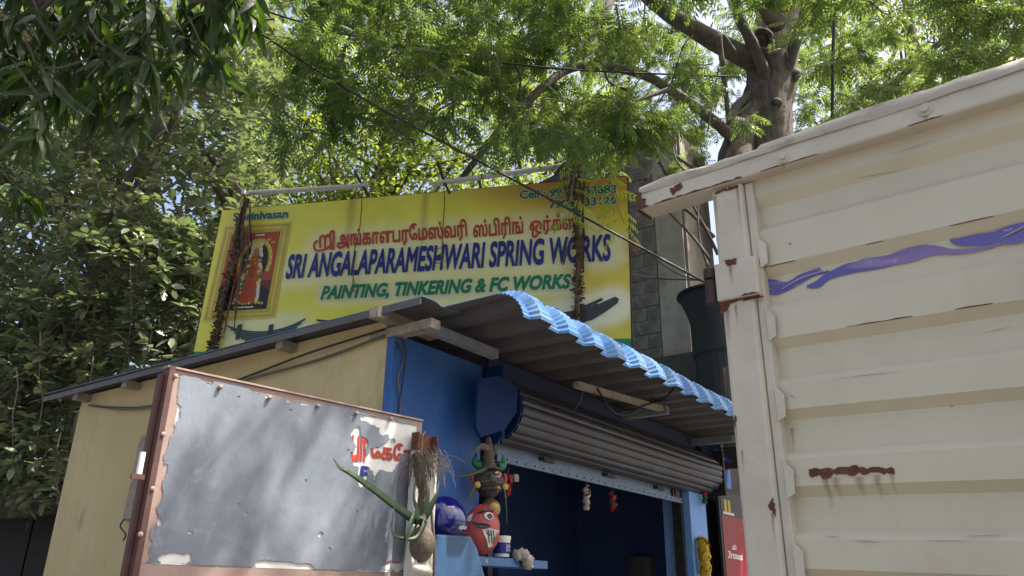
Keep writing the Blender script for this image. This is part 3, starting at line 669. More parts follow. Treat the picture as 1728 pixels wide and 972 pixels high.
# rust marks
def rustpoly(pts, w):
    o = []
    for i in range(len(pts)):
        p, q = A(*pts[i]), A(*pts[(i + 1) % len(pts)]); k = max(1, int(np.linalg.norm(q - p) / 2.5)) if len(pts) < 20 else 1
        o += [tuple(p + (q - p) * j / k + (RNG.normal(size=2) * .9 if j else 0)) for j in range(k)]
    pts = o; mb = MB(); mb.prism([T(*(tp(x, y, w)[0], w, tp(x, y, w)[1])) for x, y in pts], TW * .002); mb.build('rust_patch', M['rust'], truck)
top = [(1365 + i * 4.5, 790 + RNG.uniform(-2.5, 2.5) - (4 if 62 < i * 4.5 < 84 else 0)) for i in range(33)]
bot = [(1366 + i * 4.5, 803 + RNG.uniform(-3.5, 3.5) + (5 if 20 < i * 4.5 < 40 else 0) - i * .16) for i in range(32, -1, -1)]
rustpoly(top + bot, -.033)
rustpoly([(1304, 840), (1308, 852), (1310, 872), (1304, 866), (1296, 853)], .002)
rustpoly([(1222, 440), (1243, 436), (1240, 447), (1228, 449)], .018)
rustpoly([(1130, 318), (1150, 308), (1152, 316), (1140, 324), (1136, 330)], .0205)
rustpoly([(1204, 326), (1222, 318), (1245, 312), (1246, 316), (1210, 327)], .002); rustpoly([(1240, 700), (1243, 706), (1241, 720), (1238, 716)], .002)
rustpoly([(1214, 506), (1245, 500), (1262, 497), (1258, 502), (1232, 512), (1228, 522), (1217, 530)], .0015)
# thin rust runs bleeding down, fading out by their own transparency, and rusty edges
def rust_run(px, py, wpx, lpx, w):
    pts, al = [], []
    pz, pw = zip(*sorted(prof)); conf = w < -.02
    for i in range(9):
        f_ = i / 8; x = px + RNG.uniform(-.6, .6) + f_ * lpx * .09; hw = wpx * (1 - .5 * f_)
        for sg in (-1, 0, 1): s_, z_ = tp(x + sg * hw, py + lpx * f_, w); pts.append(T(s_, float(np.interp(z_, pz, pw)) + .0065 if conf else w, z_)); al.append((0 if sg else .8) * (1 - f_) ** 1.3)
    mb = MB(); mb.add(pts, [(3 * i + j, 3 * i + j + 1, 3 * i + j + 4, 3 * i + j + 3) for i in range(8) for j in (0, 1)])
    o = mb.build('rust_run', M['rustrun'], truck); c_ = o.data.color_attributes.new('print', 'FLOAT_COLOR', 'POINT')
    c_.data.foreach_set('color', np.array([(.30, .16, .06, a * .75) for a in al], np.float32).ravel())
M['rustrun'] = attrmat('rust_stain', rough=.7, alpha=True)
for px, py, wp, lp_, w in ((1393, 806, 7, 62, -.032), (1410, 806, 10, 40, -.032), (1480, 802, 9, 46, -.032), (1505, 799, 5, 40, -.032), (1450, 805, 11, 36, -.032), (1330, 720, 5, 50, -.032), (1287, 452, 5, 30, -.032), (1303, 866, 4, 60, .002), (1232, 449, 5, 40, .018), (1226, 520, 6, 70, .002), (1241, 514, 4, 40, .002), (1206, 330, 4, 60, .002), (1244, 318, 4, 70, .002), (1241, 720, 3, 50, .002), (1322, 275, 7, 14, .0205), (1561, 195, 7, 12, .0205), (1222, 620, 4, 80, .002), (1252, 760, 3, 50, .002)):
    rust_run(px, py, wp, lp_, w)
def scratch(x0, y0, x1, y1, wd):
    pts = []
    pz, pw = zip(*sorted(prof))
    for f_ in np.linspace(0, 1, 9):
        x, y = x0 + (x1 - x0) * f_, y0 + (y1 - y0) * f_ + RNG.uniform(-.5, .5)
        for sg in (-1, 1):
            s_, z_ = tp(x, y + sg * wd * math.sin(math.pi * min(.95, max(.05, f_))), -.04); pts.append(T(s_, float(np.interp(z_, pz, pw)) + .0065, z_))
    mb = MB(); mb.add(pts, [(2 * i, 2 * i + 1, 2 * i + 3, 2 * i + 2) for i in range(8)]); mb.build('scratch', M['scuff'], truck)
M['scuff'] = pmat('grey_scuff', (.20, .19, .17), (.30, .27, .22), s=40, rough=.7)
for q in ((1438, 913, 1490, 916, .9), (1560, 914, 1640, 913, .7), (1334, 668, 1345, 672, .8), (1600, 683, 1606, 684, 1.5), (1333, 412, 1337, 413, 2), (1340, 803, 1346, 804, 1.2), (1420, 640, 1520, 628, .5), (1500, 265, 1590, 235, .5), (1440, 300, 1520, 283, .4), (1650, 560, 1710, 548, .5), (1390, 905, 1420, 905, .6), (1620, 905, 1700, 902, .6)): scratch(*q)
def edge_rust(s0, s1, z_, w, hgt, dens):
    s_ = s0
    while s_ < s1:
        l_ = RNG.uniform(.02, .12)
        if RNG.random() < dens:
            k = 7; up = [T(s_ + l_ * i / k, w, z_ + hgt * RNG.uniform(.3, 1) * math.sin(math.pi * (i + .3) / (k + .6))) for i in range(k + 1)]; dn = [T(s_ + l_ * i / k, w, z_ - .0015) for i in range(k, -1, -1)]
            mb = MB(); mb.prism(up + dn, TW * .0012); mb.build('edge_rust', M['rust'], truck)
        s_ += l_
edge_rust(-.29, .2, 2.988, .0185, .010, .75); edge_rust(.2, 1.2, 2.988, .0185, .004, .25); edge_rust(.15, 1.2, 2.6525, -.0345, .0025, .3)
edge_rust(-.005, .118, 2.535, .001, .02, .8); edge_rust(0, .14, 2.548, .0165, .008, .7); edge_rust(.15, 1., 2.397, -.0345, .003, .25)
# decal waves
def ribbon(pts, w, mat, dz):
    c = smooth_line([A(x, y, hw) for x, y, hw in pts], 8); t_p, b_p = [], []
    for i in range(len(c)):
        x, y, hw = c[i]; x2, y2, _ = c[min(i + 1, len(c) - 1)]; x1, y1, _ = c[max(i - 1, 0)]
        dx, dy = x2 - x1, y2 - y1; l = math.hypot(dx, dy) or 1; nx, ny = -dy / l, dx / l
        for lst, sg in ((t_p, -1), (b_p, 1)):
            s_, z_ = tp(x + sg * nx * hw, y + sg * ny * hw, -.062); lst.append(T(s_, -.062 + dz, z_))
    mb = MB(); n = len(c); mb.add(t_p + b_p, [(i, i + 1, n + i + 1, n + i) for i in range(n - 1)]); mb.build('painted_wave', mat, truck)
ribbon([(1288, 478, 2), (1294, 490, 4), (1312, 493, 4.5), (1340, 478, 7), (1370, 463, 5), (1400, 459, 2)], 0, M['purple'], .002)
ribbon([(1296, 474, 4), (1306, 480, 8), (1330, 482, 6), (1352, 466, 3), (1385, 453, 1.5)], 0, M['purple'], .003)
ribbon([(1362, 484, 2), (1380, 480, 6), (1400, 466, 6), (1440, 452, 9), (1490, 447, 6), (1530, 437, 3)], 0, M['purple'], .0035)
ribbon([(1430, 452, 1.5), (1460, 445, 8), (1500, 440, 9), (1535, 428, 9), (1570, 422, 8), (1610, 424, 2)], 0, M['violet'], .004)
ribbon([(1510, 447, 1), (1540, 436, 6), (1575, 426, 5), (1625, 425, 4), (1670, 417, 3), (1700, 405, 3)], 0, M['violet'], .0045)
ribbon([(1604, 406, 2), (1618, 409, 6), (1645, 406, 9), (1680, 401, 10), (1705, 390, 8), (1740, 376, 3)], 0, M['purple'], .005)
ribbon([(1690, 406, 1), (1700, 408, 5), (1725, 400, 8), (1760, 380, 8)], 0, M['purple'], .0055)
ribbon([(1320, 489, .6), (1345, 474, 1.2), (1375, 462, 1.), (1400, 457, .6)], 0, M['lav'], .006)
ribbon([(1690, 403, .6), (1710, 393, 1.4), (1735, 380, 1.)], 0, M['lav'], .007)
# rest of the truck body, outside the picture
tbox('cargo_floor', .02, TLEN, -.11, -TDEP, 1.02, 1.1, M['darkrust'], 0)
tbox('far_side_panel', .02, TLEN, -TDEP, -TDEP - .03, 1.1, 3.05, M['truck'], 0)
tbox('front_panel', TLEN + .003, TLEN + .04, 0, -TDEP, 1.02, 3.05, M['truck'], 0)
tbox('chassis', .3, TLEN + 1.2, -.5, -1.2, .62, 1.015, M['dark'], 0)
tbox('cab', TLEN + .15, TLEN + 1.5, -.02, -TDEP, .6, 2.3, M['truck'], .08)
for s_ in (.9, TLEN + .8):
    for w_ in (-.1, -1.5):
        p = T(s_, w_, 0); p[2] = .38; b = MB(); b.tube([p, p - TW * .2], .38, 20); wh = b.build('wheel', M['rubber'], truck)
        b = MB(); b.tube([p + TW * .005, p + TW * .02], .2, 16); b.build('rim', M['white'], wh)

# ================================================================ OLD METAL SIGN BOARD
DD, DN = heading(43); D0 = at(700, 840, 4.1)
def Dp(px, py, w=0.): return on(px, py, D0 + DN * w, DN) 
d_tl = Dp(290, 625)
def DB(s, w, z): p = D0 + DD * s + DN * w; return A(p[0], p[1], z)
board = thing('metal_signboard', 'old metal signboard smeared with grey paint in a pink angle frame', 'signboard', DB(-.68, 0, 0))
SX0, SX1, ZT, ZM = -1.345, .02, 2.447, 1.685
b = MB(); b.box(DB(SX0, -.012, ZM), DD * (SX1 - SX0), DN * .012, Z * (ZT - ZM)); b.build('sheet', M['white'], board)
def dbar(name, s0, s1, z0, z1, w, mat, th=.012):
    mb = MB(); mb.box(DB(s0, w, z0), DD * (s1 - s0), DN * th, Z * (z1 - z0)); return mb.build(name, mat, board)
dbar('frame_bar', SX0 + .003, SX1 - .003, ZT - .028, ZT, .001, M['pink'], .002); dbar('frame_bar', SX0 + .003, SX0 + .042, ZM, ZT - .030, .001, M['pink'], .002)
dbar('frame_bar', SX1 - .034, SX1 - .003, ZM, ZT - .030, .001, M['pink'], .002); dbar('frame_bar', SX0 + .003, SX1, ZM - .045, ZM - .002, .001, M['pink'], .002)
mbx = MB(); mbx.box(DB(SX0 - .022, -.05, .9), DD * .023, DN * .066, Z * (ZT + .01 - .9)); mbx.build('edge_angle', M['maroon'], board)
mbx = MB(); mbx.box(DB(SX0 - .04, -.055, .9), DD * .016, DN * .03, Z * (ZT - .02 - .9)); mbx.build('edge_angle', M['maroon'], board)
dbar('top_lip', SX0 - .03, SX1, ZT + .002, ZT + .01, -.04, M['pink'], .053)
# grey paint skin with flaked edges
gx, gz_ = np.meshgrid(np.linspace(SX0 + .02, SX1 - .012, 400), np.linspace(ZM + .003, ZT - .012, 224))
fx = (gx - SX0) / (SX1 - SX0); fz = (gz_ - ZM) / (ZT - ZM)
nz = vnoise(fx * 26, fz * 15, 31, 5) - .5; nz2 = vnoise(fx * 9, fz * 6, 77, 5)
ed = np.minimum.reduce([(gx - SX0 - .030) / .07 + .0, (ZT - .022 - gz_) / .05, (SX1 - .036 - gx) / .04, (gz_ - ZM) / .03])
mask = ed + nz * 1.5 + (nz2 - .5) * 1. > .05
def hole(cx, cy, rx, ry, k=.9): return ((fx - cx) / rx) ** 2 + ((fz - cy) / ry) ** 2 + nz * 3.2 * k < 1
def hpx(px, py, rx, ry):
    q = Dp(px, py) - D0; return hole((q @ DD - SX0) / (SX1 - SX0), (q[2] + D0[2] - ZM) / (ZT - ZM), rx, ry)
mask &= ~(hpx(606, 760, .035, .09) | hpx(632, 782, .04, .10) | hpx(612, 800, .022, .07) | hpx(655, 770, .05, .10) | hpx(660, 725, .05, .06) | hpx(690, 745, .02, .12) | hpx(600, 735, .02, .05) | hole(.93, .86, .05, .12) | hole(.81, .94, .12, .035) | hole(.97, .12, .03, .08) | hole(.90, .035, .05, .035) | hole(.45, .015, .12, .022) | hole(.1, .03, .05, .04))
for cx, cy, r in ((.06, .86, .008), (.46, .62, .004), (.30, .28, .004), (.27, .33, .003), (.13, .16, .011), (.58, .20, .007), (.5, .5, .004), (.72, .35, .005), (.62, .12, .006), (.41, .9, .005), (.22, .92, .005), (.66, .72, .004)):
    mask &= ~hole(cx, cy, r * 1.2, r * 1.5, 1.3)
V3 = D0[None, None] * 1. + DD * gx[..., None] + DN * .0042; V3[..., 2] = gz_
V3 = V3 + DN * (.003 * vnoise(fx * 5, fz * 4, 12, 3))[..., None]
ny_, nx_ = mask.shape; qm = mask[:-1, :-1] & mask[1:, 1:]
ii = (np.arange(ny_ - 1)[:, None] * nx_ + np.arange(nx_ - 1)[None])[qm]
used, inv = np.unique(np.stack([ii, ii + 1, ii + nx_ + 1, ii + nx_], 1), return_inverse=True); inv = inv.reshape(-1, 4)
me = bpy.data.meshes.new('grey_paint_skin'); me.from_pydata(V3.reshape(-1, 3)[used].tolist(), [], inv.tolist()); me.materials.append(M['greypaint'])
me.polygons.foreach_set('use_smooth', [True] * len(inv)); link('grey_paint_skin', me, board)
lettering('lettering', 'பா', Dp(592, 778, .002), Dp(619, 781, .002), Dp(594, 733, .002), DN, M['red'], board, z=.0012, bold=.045)
lettering('lettering', 'ேகேர', Dp(624, 781, .002), Dp(694, 788, .002), Dp(627, 742, .002), DN, M['red'], board, z=.0012, bold=.045)
lettering('lettering', 'P', Dp(606, 812, .002), Dp(624, 814, .002), Dp(607, 785, .002), DN, M['navyprint'], board, z=.0012, bold=.05, shear=.1)
lettering('lettering', '06', Dp(648, 950, .002), Dp(672, 951, .002), Dp(650, 929, .002), DN, M['red'], board, z=.0012, bold=.04)
for px, py in ((296, 635), (275, 733), (257, 825), (237, 902), (372, 653), (455, 671), (537, 685), (602, 697), (660, 707)):
    p = Dp(px, py, .014); b = MB(); b.ball(p, .011, n=8, m=5); b.build('rivet', M['pink'], board)
dbar('lower_sheet', SX0, SX1, .9, ZM - .047, -.012, M['greypaint'], .012)
p = Dp(237, 785, .02)
b = MB(); b.tube([p - Z * .05, p + Z * .05], .012, 8); b.build('hinge', M['white'], board); b = MB(); b.box(p - DD * .03 - Z * .055, DD * .05, DN * .012, Z * .02); b.build('hinge_strap', M['maroon'], board)
for s_ in (SX0 + .1, SX1 - .1):
    b = MB(); b.box(DB(s_, -.06, 0), DD * .045, DN * .045, Z * 2.3); b.build('leg', M['maroon'], board)
# meter box on the cream wall behind the board
b = MB(); b.prism([SL(238, 735, -.05), SL(252, 735, -.05), SL(225, 875, -.05), SL(206, 878, -.05)], U * .049)
tag(b.build('wall_board', M['timber']), 'narrow timber board fixed on the cream wall behind the signboard', 'board')
cable('wall_cable', [SL(210, 876, -.06), SL(203, 888, -.07), SL(212, 902, -.07), SL(208, 912, -.05)], .006, M['wire'], 'short black wire hooked below the timber board on the cream wall')

# ================================================================ POST, ALOE, MASKS, SHELF
V1 = .62
def Q(px, py, v=.42): return SF(px, py, v + .2)
post = thing('steel_post', 'white steel channel post with a rusty top beside the signboard', 'post', A(*Q(716, 900)[:2], 0))
pu0, pu1 = suv(Q(703, 800))[0], suv(Q(737, 800))[0]; pzt = suv(Q(722, 732))[2]
b = MB()
for u0_, u1_, v0_, v1_ in ((pu0, pu1, V1 - .05, V1 - .04), (pu0, pu0 + .01, V1 - .039, V1), (pu1 - .01, pu1, V1 - .039, V1), ((pu0 + pu1) / 2 - .004, (pu0 + pu1) / 2 + .004, V1 - .039, V1 - .02)):
    b.box(S(u0_, v0_, 0), U * (u1_ - u0_), N * (v1_ - v0_), Z * (pzt - .095))
b.build('channel', M['white'], post)
b = MB()
for u0_, u1_, v0_, v1_ in ((pu0, pu1, V1 - .05, V1 - .04), (pu0, pu0 + .01, V1 - .039, V1), (pu1 - .01, pu1, V1 - .039, V1)):
    b.box(S(u0_, v0_, pzt - .094), U * (u1_ - u0_), N * (v1_ - v0_), Z * .094)
b.build('rusty_top', M['rust'], post)
# hanging charm: aloe, coir, coconut and shell on a string
aloe = thing('hanging_aloe', 'aloe plant hung upside down by its roots from the white post', 'aloe plant', Q(705, 880, .5))
def blade(pts, w, label=None):
    l = smooth_line(pts, 7); n = len(l); b = MB(); vs = []
    for i in range(n):
        t = unit(l[min(i + 1, n - 1)] - l[max(i - 1, 0)]); x = unit(np.cross(t, N)); f_ = i / (n - 1)
        h = w * (1 - f_) ** .95 * min(1, .45 + f_ * 5) + .0015
        y_ = np.cross(t, x); y_ = y_ if y_ @ N > 0 else -y_; vs += [l[i] - x * h + y_ * h * .12, l[i] - y_ * h * .16, l[i] + x * h + y_ * h * .22, l[i] + y_ * h * .01 - x * h * .2]
    b.add(vs, [(i * 4 + j, i * 4 + (j + 1) % 4, (i + 1) * 4 + (j + 1) % 4, (i + 1) * 4 + j) for i in range(n - 1) for j in range(4)])
    b.build('blade', M['aloe'], aloe, smooth=True)
blade([Q(704, 882, .5), Q(672, 858, .55), Q(630, 826, .6), Q(590, 798, .62), Q(572, 788, .6), Q(562, 772, .58)], .024)
blade([Q(706, 884, .5), Q(722, 862, .53), Q(736, 835, .54), Q(741, 812, .52)], .03)
blade([Q(704, 884, .5), Q(716, 856, .53), Q(722, 835, .54), Q(718, 812, .53)], .022)
blade([Q(704, 884, .5), Q(703, 860, .53), Q(698, 840, .54), Q(699, 815, .53)], .018)
blade([Q(704, 882, .5), Q(690, 905, .55), Q(668, 905, .58), Q(661, 890, .58), Q(664, 862, .57), Q(668, 845, .55)], .010)
blade([Q(706, 882, .52), Q(700, 868, .56), Q(690, 890, .58), Q(684, 925, .58), Q(682, 948, .57)], .022)
blade([Q(706, 884, .52), Q(716, 880, .55), Q(705, 905, .58), Q(690, 910, .58), Q(672, 906, .57)], .022)
b = MB(); b.tube(smooth_line([Q(712, 765, .47), Q(708, 800, .48), Q(717, 835, .49), Q(708, 880, .5)], 6), [.018, .022, .02, .019, .024, .03, .024, .03, .026, .03, .026, .03, .026, .03, .028, .03, .028, .035, .04][:19], 8, wob=.2); b.build('stem', M['fibre'], aloe)
b = MB()
for i in range(190):
    p0 = Q(706 + RNG.uniform(-14, 22), 776 + RNG.uniform(-8, 14), .47 + RNG.uniform(0, .05)); e = RNG.normal() * .55; d = BD * e * .07 + N * RNG.uniform(0, .06)
    b.tube(smooth_line([p0, p0 + d + Z * RNG.uniform(-.01, .05), p0 + d * 1.5 - Z * RNG.uniform(.02, .12)], 3), .0014, 3, cap=False)
b.build('root_tuft', M['fibre'], aloe, kind='stuff')
b = MB(); b.tube([Q(712, 765, .47), Q(713, 735, .44), Q(718, 728, .40)], .004, 5); b.build('string', M['string'], aloe)
coco = thing('dried_coconut', 'husky brown coconut hanging below the aloe plant', 'coconut', Q(712, 918, .5))
b = MB(); b.ball(Q(712, 918, .5), .062, .062, .085, ax=(U, N, Z), n=28, m=14, fn=lambda th, ph: 1 + .035 * math.sin(ph * 14)); b.build('husk', M['fibre'], coco, smooth=False)
b = MB(); b.tube([Q(712, 897, .5), Q(711, 884, .5)], .012, 6); b.tube([Q(712, 940, .5), Q(711, 955, .5)], .006, 6); b.build('string', M['string'], coco)
sh = MB(); c_ = Q(709, 963, .5); sh.ball(c_, .075, .045, .038, ax=(unit(U + Z * .1), N, Z), n=12, m=10, fn=lambda th, ph: 1 + .18 * math.sin(3 * th + 2 * ph))
for a in range(5): sh.tube([c_ + U * (.02 * a - .04), c_ + U * (.035 * a - .07) + Z * (.05 if a < 4 else -.03)], [.014, .003], 6)
tag(sh.build('conch_shell', M['shell'], smooth=True), 'white spiky shell hanging below the brown coconut', 'shell')
cable('rope', [Q(728, 860, .46), Q(731, 900, .47), Q(733, 940, .47), Q(731, 985, .47)], .009, M['fibre'], 'frayed brown rope hanging beside the coconut', 'rope')

# blue cover box, shelf and the things on it
b = MB(); bp_ = [Q(738, 901, .30), Q(795, 904, .30), Q(806, 925, .30), Q(824, 990, .30), Q(720, 990, .30)]
lowz = 1.2; bp_ = bp_[:4] + [S(suv(bp_[3])[0] + .02, .50, lowz), S(suv(bp_[4])[0], .50, lowz)] + [bp_[4]]
b.prism(bp_, -N * .22); bx_ = b.build('meter_cover', M['boxblue']); tag(bx_, 'blue sheet metal cover box below the blue helmet', 'box')
md = bx_.modifiers.new('bevel', 'BEVEL'); md.width = .012; md.segments = 3
b = MB(); u0_, _, z0_ = suv(SF(812, 939, .28)); u1_ = suv(SF(924, 952, .28))[0]
b.box(S(u0_ - .25, .06, z0_ - .05), U * (u1_ - u0_ + .25), N * .22, Z * .05); b.box(S(u0_ - .1, .0, 1.5), U * .04, N * .18, Z * (z0_ - 1.552)); b.box(S(u0_ + .02, .0, 0), U * .05, N * .05, Z * (z0_ - .06))
tag(b.build('wall_shelf', M['shelfblue']), 'narrow blue shelf holding the red mask and the paint tub', 'shelf')
lettering('shelf_mark', 'a', SF(818, 949, .281), SF(823, 950, .281), SF(818, 943, .281), N, M['paper'], bpy.data.objects['wall_shelf'], z=.002, bold=.03)
hel = thing('helmet', 'glossy dark blue motorcycle helmet on the blue cover box', 'helmet', Q(752, 900, .2))
hc = Q(748, 880, .2); b = MB()
b.ball(hc, .145, .13, .14, ax=(U, N, Z), n=28, m=18, fn=lambda th, ph: 1. if th < 1.75 else max(.5, 1 - .25 * (th - 1.75))); b.build('shell', M['helmet'], hel, smooth=True)
b = MB(); zl = -.055
for i in range(20):
    a = -1.6 + 2.9 * i / 19; rr_ = .148; vz = zl + .012 * math.sin(a)
    for dz in (0, .006): b.v.append(tuple(hc + U * rr_ * math.cos(a) * .99 + N * (.143) * math.sin(a) * -1 + Z * (vz + dz)))
b.f = [(2 * i, 2 * i + 1, 2 * i + 3, 2 * i + 2) for i in range(19)]; b.m = [0] * 19; b.build('visor_edge', M['dark'], hel)
lettering('lettering', 'ADDON', Q(771, 893, .335), Q(784, 894, .335), Q(772, 887, .335), N, M['whiteprint'], hel, z=.012, bold=.05, shear=.2)
# red mask
FN = unit(N * .5 + A(0, -.65, 0)); FX = unit(np.cross(FN, Z) * -1);
rm = thing('red_mask', 'red painted gourd mask with one white eye and bared teeth', 'mask', SF(811, 938, .2))
rc = SF(811, 896, .22); tx = unit(U + Z * -.10); tz = unit(Z + U * -.02 + U * .08)
b = MB(); b.ball(rc, .124, .105, .160, ax=(FX, FN, tz), n=36, m=24, fn=lambda th, ph: 1 + .02 * math.sin(3 * ph + th) - .05 * (math.cos(th) < 0) * math.cos(th) ** 2 + .012 * math.sin(7 * th)); b.build('gourd', M['maskred'], rm, smooth=True)
def decal(par, name, c, ax, rad, pts, mat, lift=1.02):
    mb = MB(); o = []
    for x, y in pts:
        y0 = math.sqrt(max(0, 1 - min(.98, x * x + y * y))); o.append(c + ax[0] * rad[0] * x * lift + ax[1] * (rad[1] * y0 * lift + .003) + ax[2] * rad[2] * y * lift)
    cc = sum(o) / len(o) + ax[1] * .002
    mb.add(o + [cc], [(i, (i + 1) % len(o), len(o)) for i in range(len(o))]); return mb.build(name, mat, par)
def circ(cx, cy, rx, ry, n=14): return [(cx + rx * math.cos(2 * math.pi * i / n), cy + ry * math.sin(2 * math.pi * i / n)) for i in range(n)]
RX, RR = (FX, FN, tz), (.124, .105, .160)
decal(rm, 'eye', rc, RX, RR, circ(.12, .52, .26, .15), M['whiteprint'], 1.03); decal(rm, 'pupil', rc, RX, RR, circ(.16, .50, .15, .10), M['maskblack'], 1.06)
decal(rm, 'brow', rc, RX, RR, [(-.5, .62), (-.2, .74), (.2, .78), (.5, .7), (.3, .72), (0, .70), (-.3, .60)], M['maskblack'], 1.04)
decal(rm, 'moustache', rc, RX, RR, [(-.65, .20), (-.7, .32), (-.55, .22), (-.3, .24), (.0, .22), (.2, .14), (.0, .08), (-.3, .06), (-.5, .1)], M['maskblack'], 1.05)
decal(rm, 'teeth', rc, RX, RR, [(-.25, -.0), (.1, .06), (.5, .04), (.72, .0), (.6, -.3), (.45, -.56), (.2, -.62), (.02, -.35)], M['whiteprint'], 1.04)
decal(rm, 'tongue', rc, RX, RR, [(.62, -.02), (.7, -.2), (.6, -.45), (.45, -.6), (.4, -.45), (.5, -.25)], M['crimson'], 1.07)
for x in (.0, .15, .3): decal(rm, 'tooth_gap', rc, RX, RR, [(x, .0), (x + .06, .0), (x + .2, -.45), (x + .16, -.46)], M['maskblack'], 1.07)
decal(rm, 'ear_patch', rc, RX, RR, [(-.75, .3), (-.6, .62), (-.8, .5), (-.88, .3)], M['whiteprint'], 1.05)
# black mask
dm = thing('black_mask', 'black demon face mask with green horns and yellow earrings', 'mask', SF(825, 840, .2))
dc = SF(825, 812, .2); DX, DR = (FX, FN, Z), (.105, .06, .105)
b = MB(); b.ball(dc, *DR, ax=DX, n=28, m=18, fn=lambda th, ph: 1 + .05 * math.sin(5 * th)); b.build('face', M['maskblack'], dm, smooth=True)
decal(dm, 'eye', dc, DX, DR, circ(.38, .36, .24, .17), M['whiteprint'], 1.08); decal(dm, 'pupil', dc, DX, DR, circ(.40, .36, .12, .11), M['redprint'], 1.14)
decal(dm, 'eye', dc, DX, DR, circ(-.42, .34, .2, .12), M['darkprint'], 1.08)
decal(dm, 'cheek_mark', dc, DX, DR, [(.2, -.4), (.45, -.3), (.6, -.5), (.4, -.62)], M['whiteprint'], 1.08); decal(dm, 'cheek_mark', dc, DX, DR, [(.1, -.36), (.35, -.28), (.42, -.45), (.2, -.55)], M['redprint'], 1.1)
for sg in (-1, 1):
    b = MB(); b.tube(smooth_line([dc + FX * sg * .105 + Z * .055, dc + FX * sg * .118 + Z * .02, dc + FX * sg * .1 - Z * .03], 5), .013, 8); b.build('ear', M['redprint'], dm, smooth=True)
    b = MB(); b.ball(dc + FX * sg * .098 - Z * .035 + FN * .05, .022, .012, .022, ax=DX, n=14, m=8); b.build('earring', M['yellow'], dm, smooth=True)
    b = MB(); b.tube(smooth_line([dc + FX * sg * .06 + Z * .095, dc + FX * sg * .1 + Z * .115, dc + FX * sg * .095 + Z * .18], 6), [.03, .036, .036, .034, .032, .03, .027, .023, .019, .014, .01, .006, .002], 8); b.build('horn', M['maskgreen'], dm, smooth=True)
for i in range(4): b = MB(); b.tube(smooth_line([dc + FX * -.07 + Z * (.075 - .045 * i) + FN * .045, dc + Z * (.085 - .045 * i) + FN * .066, dc + FX * .07 + Z * (.075 - .045 * i) + FN * .045], 4), .008, 6); b.build('wrinkle', M['dry'] if i % 2 else M['fibre'], dm, smooth=True)
b = MB(); b.ball(dc + FN * .065 + Z * .012, .03, .025, .028, ax=DX, n=12, m=8); b.build('nose', M['fibre'], dm, smooth=True)
b = MB(); b.tube([dc - Z * .1, dc - Z * .16], .004, 5); b.build('string', M['string'], dm)
rt = thing('hanging_root', 'knotted dry root with green shoots hung above the black mask', 'root', SF(824, 780, .2))
b = MB(); b.tube(smooth_line([SF(826, 790, .22), SF(824, 772, .22), SF(825, 758, .22), SF(824, 738, .2)], 6), [.045, .038, .05, .036, .048, .034, .045, .034, .04, .03, .036, .028, .03, .024, .025, .02, .02, .015, .012], 10, wob=.15)
b.tube(smooth_line([SF(822, 758, .22), SF(812, 753, .24), SF(800, 760, .25)], 6), [.026, .028, .024, .027, .022, .024, .02, .022, .018, .016, .013, .01, .006], 8, wob=.12); b.build('root', M['fibre'], rt, smooth=True)
_al = aloe; aloe = rt
blade([SF(830, 772, .22), SF(838, 757, .22), SF(844, 738, .22)], .014); blade([SF(822, 790, .25), SF(795, 800, .27), SF(775, 803, .28), SF(763, 802, .28)], .014)
blade([SF(800, 822, .2), SF(793, 838, .2), SF(783, 856, .2)], .02); blade([SF(848, 808, .22), SF(853, 840, .23), SF(856, 885, .23)], .012)
aloe = _al
def tassel(name, px, py, v, h, r, cols, label, cat='garland', n=60):
    t = thing(name, label, cat, SF(px, py, v)); p = SF(px, py, v); k = len(cols)
    b = MB(); b.tube([p + Z * h, p + Z * (h + .05)], .003, 5); b.tube([p, p + Z * h], r * .3, 6); b.build('string', M['string'], t)
    for c in range(k):
        P_, Ms = [], []
        for i in range(n // k):
            e = unit(RNG.normal(size=3)); P_.append(p + Z * h * (c + RNG.random()) / k + e * r * RNG.uniform(.4, 1)); x = unit(RNG.normal(size=3)); y = unit(np.cross(e, x)); s_ = r * .9
            Ms.append(np.array([y * s_, np.cross(e, y) * s_, e * s_ * .5]).T)
        Tm = A(-.5, -.5, 0, .5, -.5, 0, .5, .5, 0, -.5, .5, 0, 0, 0, .6).reshape(-1, 3)
        bulk('petals', Tm, [(0, 1, 4), (1, 2, 4), (2, 3, 4), (3, 0, 4)], np.array(Ms), np.array(P_), M[cols[c]], t, 'stuff')
M['clothred'] = pmat('red_cloth', (.34, .02, .025), rough=.8); M['clothgreen'] = pmat('green_cloth', (.02, .13, .05), rough=.8)
tassel('red_tassel', 857, 838, .2, .14, .03, ['clothred'], 'dark red tassel hanging beside the black mask', 'tassel')
tassel('paper_garland', 990, 858, -.02, .17, .032, ['paper'], 'pale paper garland hanging from the shutter bar')
tassel('cloth_charm', 1035, 857, -.02, .11, .035, ['clothred', 'clothgreen', 'clothred'], 'red and green cloth charm hanging from the shutter bar', 'charm')
tassel('cloth_charm', 1190, 850, .1, .13, .03, ['clothgreen', 'clothred'], 'red and green cloth charm on the light blue pillar', 'charm')
tassel('foil_charm', 1218, 782, .15, .24, .035, ['tealfoil'], 'teal foil charm hanging in the dark gap right of the shutter', 'charm')
tassel('leaf_garland', 1124, 885, -.3, .3, .04, ['clothgreen'], 'dark green leaf garland inside the shop doorway')
tassel('marigold_garland', 1190, 968, .12, .32, .06, ['marigold'], 'yellow marigold garland hanging on the light blue pillar', n=170)
b = MB(); kp = SF(866, 800, .1); b.box(kp, U * .05, N * .015, -Z * .05); tag(b.build('wooden_tag', M['timber']), 'small wooden tag hanging beside the red tassel', 'tag')
